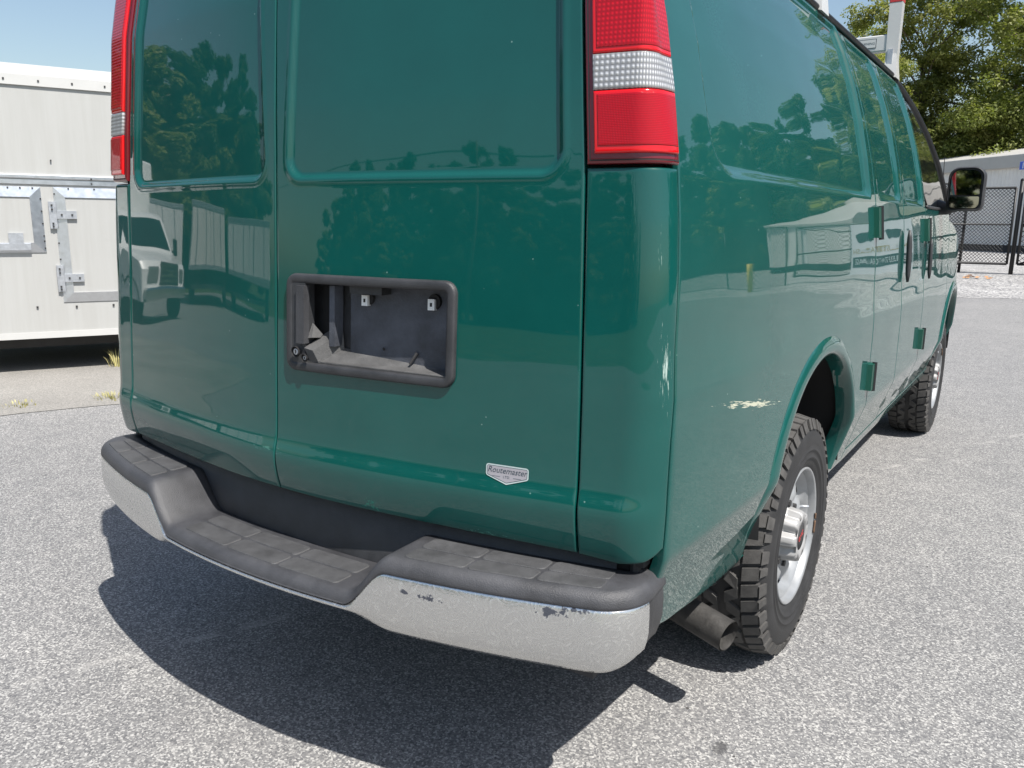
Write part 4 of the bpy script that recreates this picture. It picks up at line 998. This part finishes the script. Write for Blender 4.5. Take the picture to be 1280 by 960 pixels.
for sg in (1, -1):
    T = np.linspace(0, 1, 14)
    up = [(4.6+sg*(.02+.62*t), GZ+1.62+.13*math.sin(math.pi*t*.9)-.20*t+.16*t**4) for t in T]; lo = [(4.6+sg*(.02+.62*t), GZ+1.62-.04-.14*math.sin(math.pi*t)-.17*t+.16*t**4) for t in T]
    V.append((up, lo))
mV = []; mF = []
for up, lo in V:
    k = len(mV); mV += [(x, FY-.199, z) for x, z in up] + [(x, FY-.199, z) for x, z in lo]; mF += [(k+i, k+i+1, k+14+i+1, k+14+i) for i in range(13)]
obj('moustache', mV, mF, M['ink'], ban, smooth=False)
for body, z, sz, mt in (('MUSTASH', 1.05, .40, 'tan'), ('SELF STORAGE', .62, .22, 'paleline')):
    if z < 1: MB().box((4.6, FY-.199, GZ+z), (.88, .003, .15)).build('banner_band', M['ink'], ban)
    Vt, Ft = text_mesh(body, sz, 0.); obj('lettering', np.stack([4.6+Vt[:, 0], np.full(len(Vt), FY-.206), GZ+z+Vt[:, 1]], -1), Ft, M[mt], ban, smooth=False)
MB().tube([(9.5, 20.9, .15), (9.5, 20.9, 1.2)], .08, 14).build('bollard', M['yellow'], label='yellow steel bollard in front of the fence', cat='bollard', smooth=True)

# ------------------------------------------------------------------ steel buildings
def shed(name, label, x, y, rz, L, D, H, base, eave, roof_rise, ribs=.23, wallmat=None):
    r = empty(name, (x, y, base), rz, label=label, cat='building')    # local x along the front, y into depth
    V = []; F = []
    # ribbed front and two ends in one skin
    def ribbed(p0, p1):
        p0, p1 = np.array(p0), np.array(p1); Lw = np.linalg.norm(p1-p0); d = (p1-p0)/Lw; nrm = np.array([d[1], -d[0]]); n = int(Lw/ribs); P = []
        for i in range(n):
            for (f, o) in ((0, 0), (.70, 0), (.78, .025), (.92, .025)): P.append(p0+d*(i+f)*Lw/n + nrm*o)
        P.append(p1); return P
    pts = ribbed((0, 0), (L, 0)) + ribbed((L, 0), (L, D)) + ribbed((L, D), (0, D)) + ribbed((0, D), (0, 0))
    k = len(pts)
    V = [(p[0], p[1], .32) for p in pts] + [(p[0], p[1], H) for p in pts]
    obj('wall', V, [(i, (i+1) % k, k+(i+1) % k, k+i) for i in range(k)], wallmat or M['siding'], r, smooth=False)
    MB().box((L/2, D/2, .15), (L/2-.04, D/2-.04, .18)).build('foundation', M['steel_dark'], r)
    e = MB(); e.box((L/2, -.10, H+eave/2-.05), (L/2+.15, .12, eave/2), b=.03).box((-.06, D/2, H+eave/2-.05), (.10, D/2, eave/2)).box((L+.06, D/2, H+eave/2-.05), (.10, D/2, eave/2))
    e.build('eave_trim', M['siding_trim'], r)
    z0_ = H+eave-.07; MB().hexa([(-.2, -.18, z0_-.02), (L+.2, -.18, z0_-.02), (L+.2, D+.18, z0_-.02), (-.2, D+.18, z0_-.02), (-.2, D/2-.05, z0_+roof_rise), (L+.2, D/2-.05, z0_+roof_rise), (L+.2, D/2+.05, z0_+roof_rise), (-.2, D/2+.05, z0_+roof_rise)]).build('roof', M['siding_trim'], r)
    return r
# front edge from (-25,67) to (3.2,39.5)
A_, B_ = np.array([-24., 66.]), np.array([3.4, 39.4]); L_ = np.linalg.norm(B_-A_)
b1 = shed('warehouse', 'long pale grey warehouse of ribbed steel behind the fence', A_[0], A_[1], math.atan2(*(B_-A_)[::-1]), L_, 14., 4.0, .28, .62, 1.2)
p = at(1281, 207, 1, 42.0)
sg_ = MB().box((0, 0, 0), (.26, .03, .18), b=.01).build('eave_sign', M['blue'], label='small blue sign on the warehouse eave', cat='sign'); sg_.location = (p[0], p[1]-.15, p[2]); sg_.rotation_euler[2] = math.atan2(*(B_-A_)[::-1])
MB().box((-.05, -.034, .0), (.02, .004, .13)).box((.10, -.034, 0), (.08, .004, .06)).build('sign_mark', M['paleline'], sg_)
b2 = shed('storage_building', 'white gabled storage building beyond the moustache banner', 8.4, 36., R(8), 6.2, 16., 3.0, .28, .35, 1.3, .9, M['white_bright'])
for i in range(2):
    MB().box((1.6+3.0*i, -.05, 1.55), (1.15, .03, 1.25)).build('roller_door', M['siding'], b2)

# ------------------------------------------------------------------ trees
def tree_meshes(H, cr, trunk_h, lobes, leaves, leaf, seed, shape='oak'):
    g = np.random.default_rng(seed); m = MB(); rt = H*.022
    top = np.array([g.normal()*.3, g.normal()*.3, H*.78])
    P = [np.array([0, 0, -.2])] + [top*t + np.array([g.normal()*.12, g.normal()*.12, 0]) for t in np.linspace(.12, 1, 8)]
    m.tube(P, [rt*1.25] + [rt*(1.02-.9*t) for t in np.linspace(.12, 1, 8)], 9)
    C = []; Rr = []
    for i in range(lobes):
        t = (i+.5)/lobes; zz = trunk_h + (H-trunk_h)*t
        if shape == 'oak': env = cr*math.sqrt(max(.03, 1-((t-.42)/.64)**2))
        elif shape == 'poplar': env = cr*(.55+.6*t)*(1-t)**.45*1.2
        else: env = cr*(1-t)**.8
        a = i*2.39996+g.normal()*.4; q = env*(g.random()**.45)
        c_ = np.array([q*math.cos(a), q*math.sin(a), zz]); C.append(c_); Rr.append((.20*cr+.07*H*.5)*(1.15-.55*t)*g.uniform(.7, 1.15) if shape == 'oak' else cr*.42*(1.1-.7*t))
        if i % 2 == 0:
            b0 = P[1]+(P[-1]-P[1])*max(0., min(.95, (zz-1.4-H*.10)/(H*.78))); mdl = (b0+c_)/2+np.array([0, 0, .3])
            m.tube([b0, mdl, c_], [rt*.42*(1-t*.6), rt*.26*(1-t*.6), rt*.09], 6)
    tr = mesh_from('trunk', m.V, m.F); tr.materials.append(M['bark'])
    C = np.array(C); Rr = np.array(Rr)
    # sub clumps on each lobe's shell, then leaves round each clump
    nsub = 16; wi = Rr**2/np.sum(Rr**2)
    Lc = []; Ls = []
    for c_, r_ in zip(C, Rr):
        d = g.normal(size=(nsub, 3)); d /= np.linalg.norm(d, axis=1)[:, None]; d[:, 2] = d[:, 2]*.75+.15
        Lc.append(c_ + d*r_*g.uniform(.35, 1.0, (nsub, 1))); Ls.append(np.full(nsub, r_*.46))
    Lc = np.concatenate(Lc); Ls = np.concatenate(Ls)
    pk = g.choice(len(Lc), leaves, p=Ls**2/np.sum(Ls**2)); d = g.normal(size=(leaves, 3)); d /= np.linalg.norm(d, axis=1)[:, None]
    rad = Ls[pk]*g.random(leaves)**.4; d2 = d.copy(); d2[:, 2] *= .62
    pos = Lc[pk] + d2*rad[:, None]
    nrm = d*.7 + np.array([0, 0, .55]) + g.normal(size=(leaves, 3))*.45; nrm /= np.linalg.norm(nrm, axis=1)[:, None]
    t1 = np.cross(nrm, g.normal(size=(leaves, 3))); t1 /= np.linalg.norm(t1, axis=1)[:, None]; t2 = np.cross(nrm, t1)
    s = leaf*g.uniform(.6, 1.3, (leaves, 1))
    V = np.stack([pos-t1*s, pos-t2*s*.5+nrm*s*.12, pos+t1*s, pos+t2*s*.5-nrm*s*.1], 1).reshape(-1, 3); F = np.arange(leaves*4).reshape(-1, 4)
    return tr, mesh_from('crown', V, F, smooth=False)
def plant_tree(name, meshes, mat, loc, rz, sc, label, group):
    r = empty(name, loc, rz, label=label, cat='tree', group=group); r.scale = sc
    link(bpy.data.objects.new('trunk', meshes[0]), r); cme = meshes[1]
    if not cme.materials: cme.materials.append(mat)
    link(bpy.data.objects.new('crown', cme), r); return r
G1 = 'tall trees behind the grey warehouse'
for i, (x, y, H, cr, lo, nl, lab) in enumerate(((-7.4, 58., 17.0, 6.4, 60, 110000, 'broad oak tree rising over the left end of the warehouse roof'), (-.6, 56., 21.5, 6.8, 70, 130000, 'tallest leafy oak tree with a forked trunk behind the warehouse'), (5.6, 59., 19., 6., 56, 80000, 'leafy oak tree past the blue eave sign'), (-14.5, 64., 16., 6, 46, 60000, 'oak tree hidden largely behind the van roof'))):
    plant_tree('oak_tree', tree_meshes(H, cr, 3.6, lo, nl, .105, 11+i), M['leaf'], (x, y, .25), 0, (1, 1, 1), lab, G1)
G2 = 'leafy trees along the far edges of the lot'
mA, mB, mC = tree_meshes(15, 5.6, .8, 48, 80000, .17, 31), tree_meshes(12, 5.2, .5, 46, 70000, .17, 32), tree_meshes(13, 1.7, .4, 30, 14000, .16, 33, 'poplar')
mD = tree_meshes(11, 2.6, .3, 30, 16000, .17, 34, 'fir')
for i, x in enumerate((-16, -11.5, -7.5, -3.5, .5, 4.5, 8.5)):
    plant_tree('understory_tree', mB, M['leaf'], (x, 54.5+(i % 3), .25), i*1.3, (.62, .62, .66), 'low bushy tree under the oaks behind the warehouse', 'bushy trees under the oaks')
labs = ('leafy tree standing in the row of trees around the lot',)
def row(pts, meshes, mats, names, group, lab, wide=1.):
    for i, (x, y, sc) in enumerate(pts):
        k = i % len(meshes); plant_tree(names, meshes[k], mats[k], (x, y, 0), rng.uniform(0, 6.28), (sc*wide, sc*wide, sc*rng.uniform(.92, 1.1)), lab, group)
row([(-41+rng.normal(), 3.-4.0*i, rng.uniform(.66, .88)) for i in range(8)] + [(-47+rng.normal(), 2-4.6*i, rng.uniform(.75, .95)) for i in range(7)], [mA, mB], [M['leaf2'], M['leaf']], 'broadleaf_tree', G2+' left', 'broadleaf tree beyond the parked trucks', 1.6)
row([(-44+3.6*i+rng.normal()*.8, -60+rng.normal()*2, rng.uniform(.55, .80)) for i in range(11)] + [(-40+5*i, -66, rng.uniform(.6, .9)) for i in range(8)], [mB, mA], [M['leaf'], M['leaf2']], 'broadleaf_tree', G2, 'broadleaf tree in the row behind the lot', 1.35)
row([(-9+2.3*i+rng.normal()*.4, -63+rng.normal()*2, rng.uniform(.6, .95)) for i in range(11)], [mC, mD], [M['leaf3'], M['leaf3']], 'poplar_tree', 'slim trees behind the lot', 'slim pointed tree in the row behind the lot')
row([(9+4.2*i, 60-1.6*i+2.*math.sin(i*1.7), rng.uniform(.98, 1.2)) for i in range(9)] + [(15+4.6*i, 53-2.6*i+math.sin(2.*i), rng.uniform(.75, .95)) for i in range(9)] + [(30+3.2*i, 40-5*i, rng.uniform(.7, .95)) for i in range(6)], [mA, mB], [M['leaf2'], M['leaf']], 'broadleaf_tree', G2+' right', 'broadleaf tree beyond the white storage building', 1.2)
# ------------------------------------------------------------------ parked trucks mirrored in the rear doors
def box_trailer(x, y, rz, L, W, H, label, tone):
    r = empty('box_trailer', (x, y, 0), rz, label=label, cat='trailer', group='parked box trailers')    # rear doors face local +x
    MB().box((-L/2, 0, .95+(H-.95)/2), (L/2, W/2, (H-.95)/2), b=.03).build('cargo_box', tone, r)
    for sg in (1, -1):
        MB().box((.015, sg*W*.245, .95+(H-.95)/2), (.02, W*.235, (H-.95)/2-.12), b=.01).build('rear_door', tone, r)
        for k in (.12, .36): MB().tube([(.06, sg*W*k, 1.05), (.06, sg*W*k, H-.15)], .018, 8).build('lock_rod', M['galv'], r)
    MB().box((.03, 0, 1.0), (.03, W/2, .07)).build('sill_beam', M['alu'], r); MB().box((.03, 0, H-.08), (.03, W/2, .07)).build('header_beam', M['alu'], r)
    MB().box((-.1, 0, .52), (.05, W*.42, .06)).box((-.1, W*.28, .75), (.04, .05, .22)).box((-.1, -W*.28, .75), (.04, .05, .22)).build('underride_guard', M['steel_dark'], r)
    for lx in (-1.2, -2.4):
        for sg in (1, -1): MB().lathe([(-.14, .3), (-.15, .4), (-.13, .5), (.13, .5), (.15, .4), (.14, .3), (.08, .001)], c=(lx, sg*(W/2-.2), .5), axis=1, n=28).build('trailer_wheel', M['rubber'], r, smooth=True)
    return r
box_trailer(-20.7, -9.3, R(22), 6, 2.9, 2.95, 'tall grey box trailer with its rear doors towards the van', M['siding'])
box_trailer(-19.0, -12.9, R(33), 6, 4.4, 2.75, 'white box trailer parked behind the lot, its doors closed', M['white_bright'])
box_trailer(-26.5, -7.2, R(14), 6, 3.6, 3.1, 'lower white box trailer parked beside the tall grey one', M['white_bright'])
def cutaway(x, y, rz):
    r = empty('cutaway_truck', (x, y, 0), rz, label='white cutaway box truck parked facing the van', cat='truck')   # front towards local +x
    prof = [(1.15, .45), (1.18, .98), (1.10, 1.12), (.30, 1.30), (-.35, 2.02), (-.55, 2.12), (-1.35, 2.14), (-1.35, .45)]
    V = []; n = len(prof); W = .98
    for (yy, k) in ((-W, 0), (-W*.9, 1), (W*.9, 1), (W, 0)):
        for (px, pz_) in prof: V.append((px-(.05 if not k else 0), yy, pz_-(.03 if not k and pz_ > 1 else 0)))
    F = [(i*n+j, i*n+(j+1) % n, (i+1)*n+(j+1) % n, (i+1)*n+j) for i in range(3) for j in range(n)] + [tuple(range(n)), tuple(3*n+j for j in range(n))[::-1]]
    shade_auto(obj('cab', V, F, M['white_bright'], r), 30)
    MB().hexa([(.24, -.80, 1.37), (.24, .80, 1.37), (.20, .80, 1.36), (.20, -.80, 1.36), (-.29, -.72, 1.98), (-.29, .72, 1.98), (-.34, .72, 1.97), (-.34, -.72, 1.97)]).build('windscreen', M['glass_dark'], r)
    for sg in (1, -1):
        MB().hexa([(.02, sg*.955, 1.35), (-1.0, sg*.955, 1.35), (-1.0, sg*.985, 1.35), (.02, sg*.985, 1.35), (-.40, sg*.955, 1.92), (-1.0, sg*.955, 1.92), (-1.0, sg*.985, 1.92), (-.40, sg*.985, 1.92)]).build('side_window', M['glass_dark'], r)
        h = MB().box((1.165, sg*.74, .90), (.03, .13, .12), b=.02).build('headlight', M['lens_clear'], r)
        MB().lathe([(-.11, .22), (-.12, .33), (-.10, .39), (.10, .39), (.12, .33), (.11, .22), (.05, .001)], c=(.52, sg*.86, .39), axis=1, n=28).build('wheel', M['rubber'], r, smooth=True)
        MB().tube([(.1, sg*1.0, 1.35), (.12, sg*1.2, 1.4)], .03, 8).box((.10, sg*1.28, 1.48), (.06, .11, .19), b=.03).build('door_mirror', M['blackpaint'], r)
        MB().lathe([(-.125, .391), (.125, .44), (.13, .40)], c=(.52, sg*.86, .40), axis=1, n=28).build('wheel_arch', M['black'], r)
    g = MB().box((1.175, 0, .92), (.03, .55, .20), b=.03).build('grille', M['steel_dark'], r)
    for z in (.80, .88, .96, 1.04): MB().box((1.21, 0, z), (.012, .52, .013)).build('grille_bar', M['chrome_plain'], g)
    MB().box((1.22, 0, .92), (.012, .11, .07), b=.01).build('grille_badge', M['chrome_plain'], g)
    MB().box((1.24, 0, .58), (.10, .96, .12), b=.04).build('front_bumper', M['chrome_plain'], r)
    MB().box((-3.7, 0, 2.15), (2.3, 1.12, 1.20), b=.04).build('cargo_box', M['white_bright'], r); MB().box((-2.5, 0, .62), (2.6, .45, .15)).build('chassis', M['steel_dark'], r)
    for sg in (1, -1): MB().lathe([(-.14, .22), (-.15, .33), (-.13, .39), (.13, .39), (.15, .33), (.14, .22), (.05, .001)], c=(-4.2, sg*.85, .39), axis=1, n=28).build('wheel', M['rubber'], r, smooth=True)
cutaway(-16.1, -4.5, R(-25))
# a power line behind the lot
pl = empty('utility_pole', (-17, -52, 0), label='wooden utility pole with a cross arm behind the lot', cat='pole')
MB().tube([(0, 0, -.2), (0, 0, 11.5)], [.17, .11], 10).build('pole_shaft', M['bark'], pl, smooth=True); MB().box((0, 0, 10.7), (1.2, .06, .07)).build('cross_arm', M['bark'], pl)
for i, xx in enumerate((-1., 0, 1.)):
    P = [np.array([-17+xx-90*(.5-t)*2, -52+30*(t-.5), 10.8-1.6*(1-(2*t-1)**2)+1.6]) for t in np.linspace(0, 1, 25)]
    MB().tube(P, .02, 4).build('power_line', M['blackpaint'], label='black power line strung from the utility pole', cat='cable', group='power lines behind the lot')
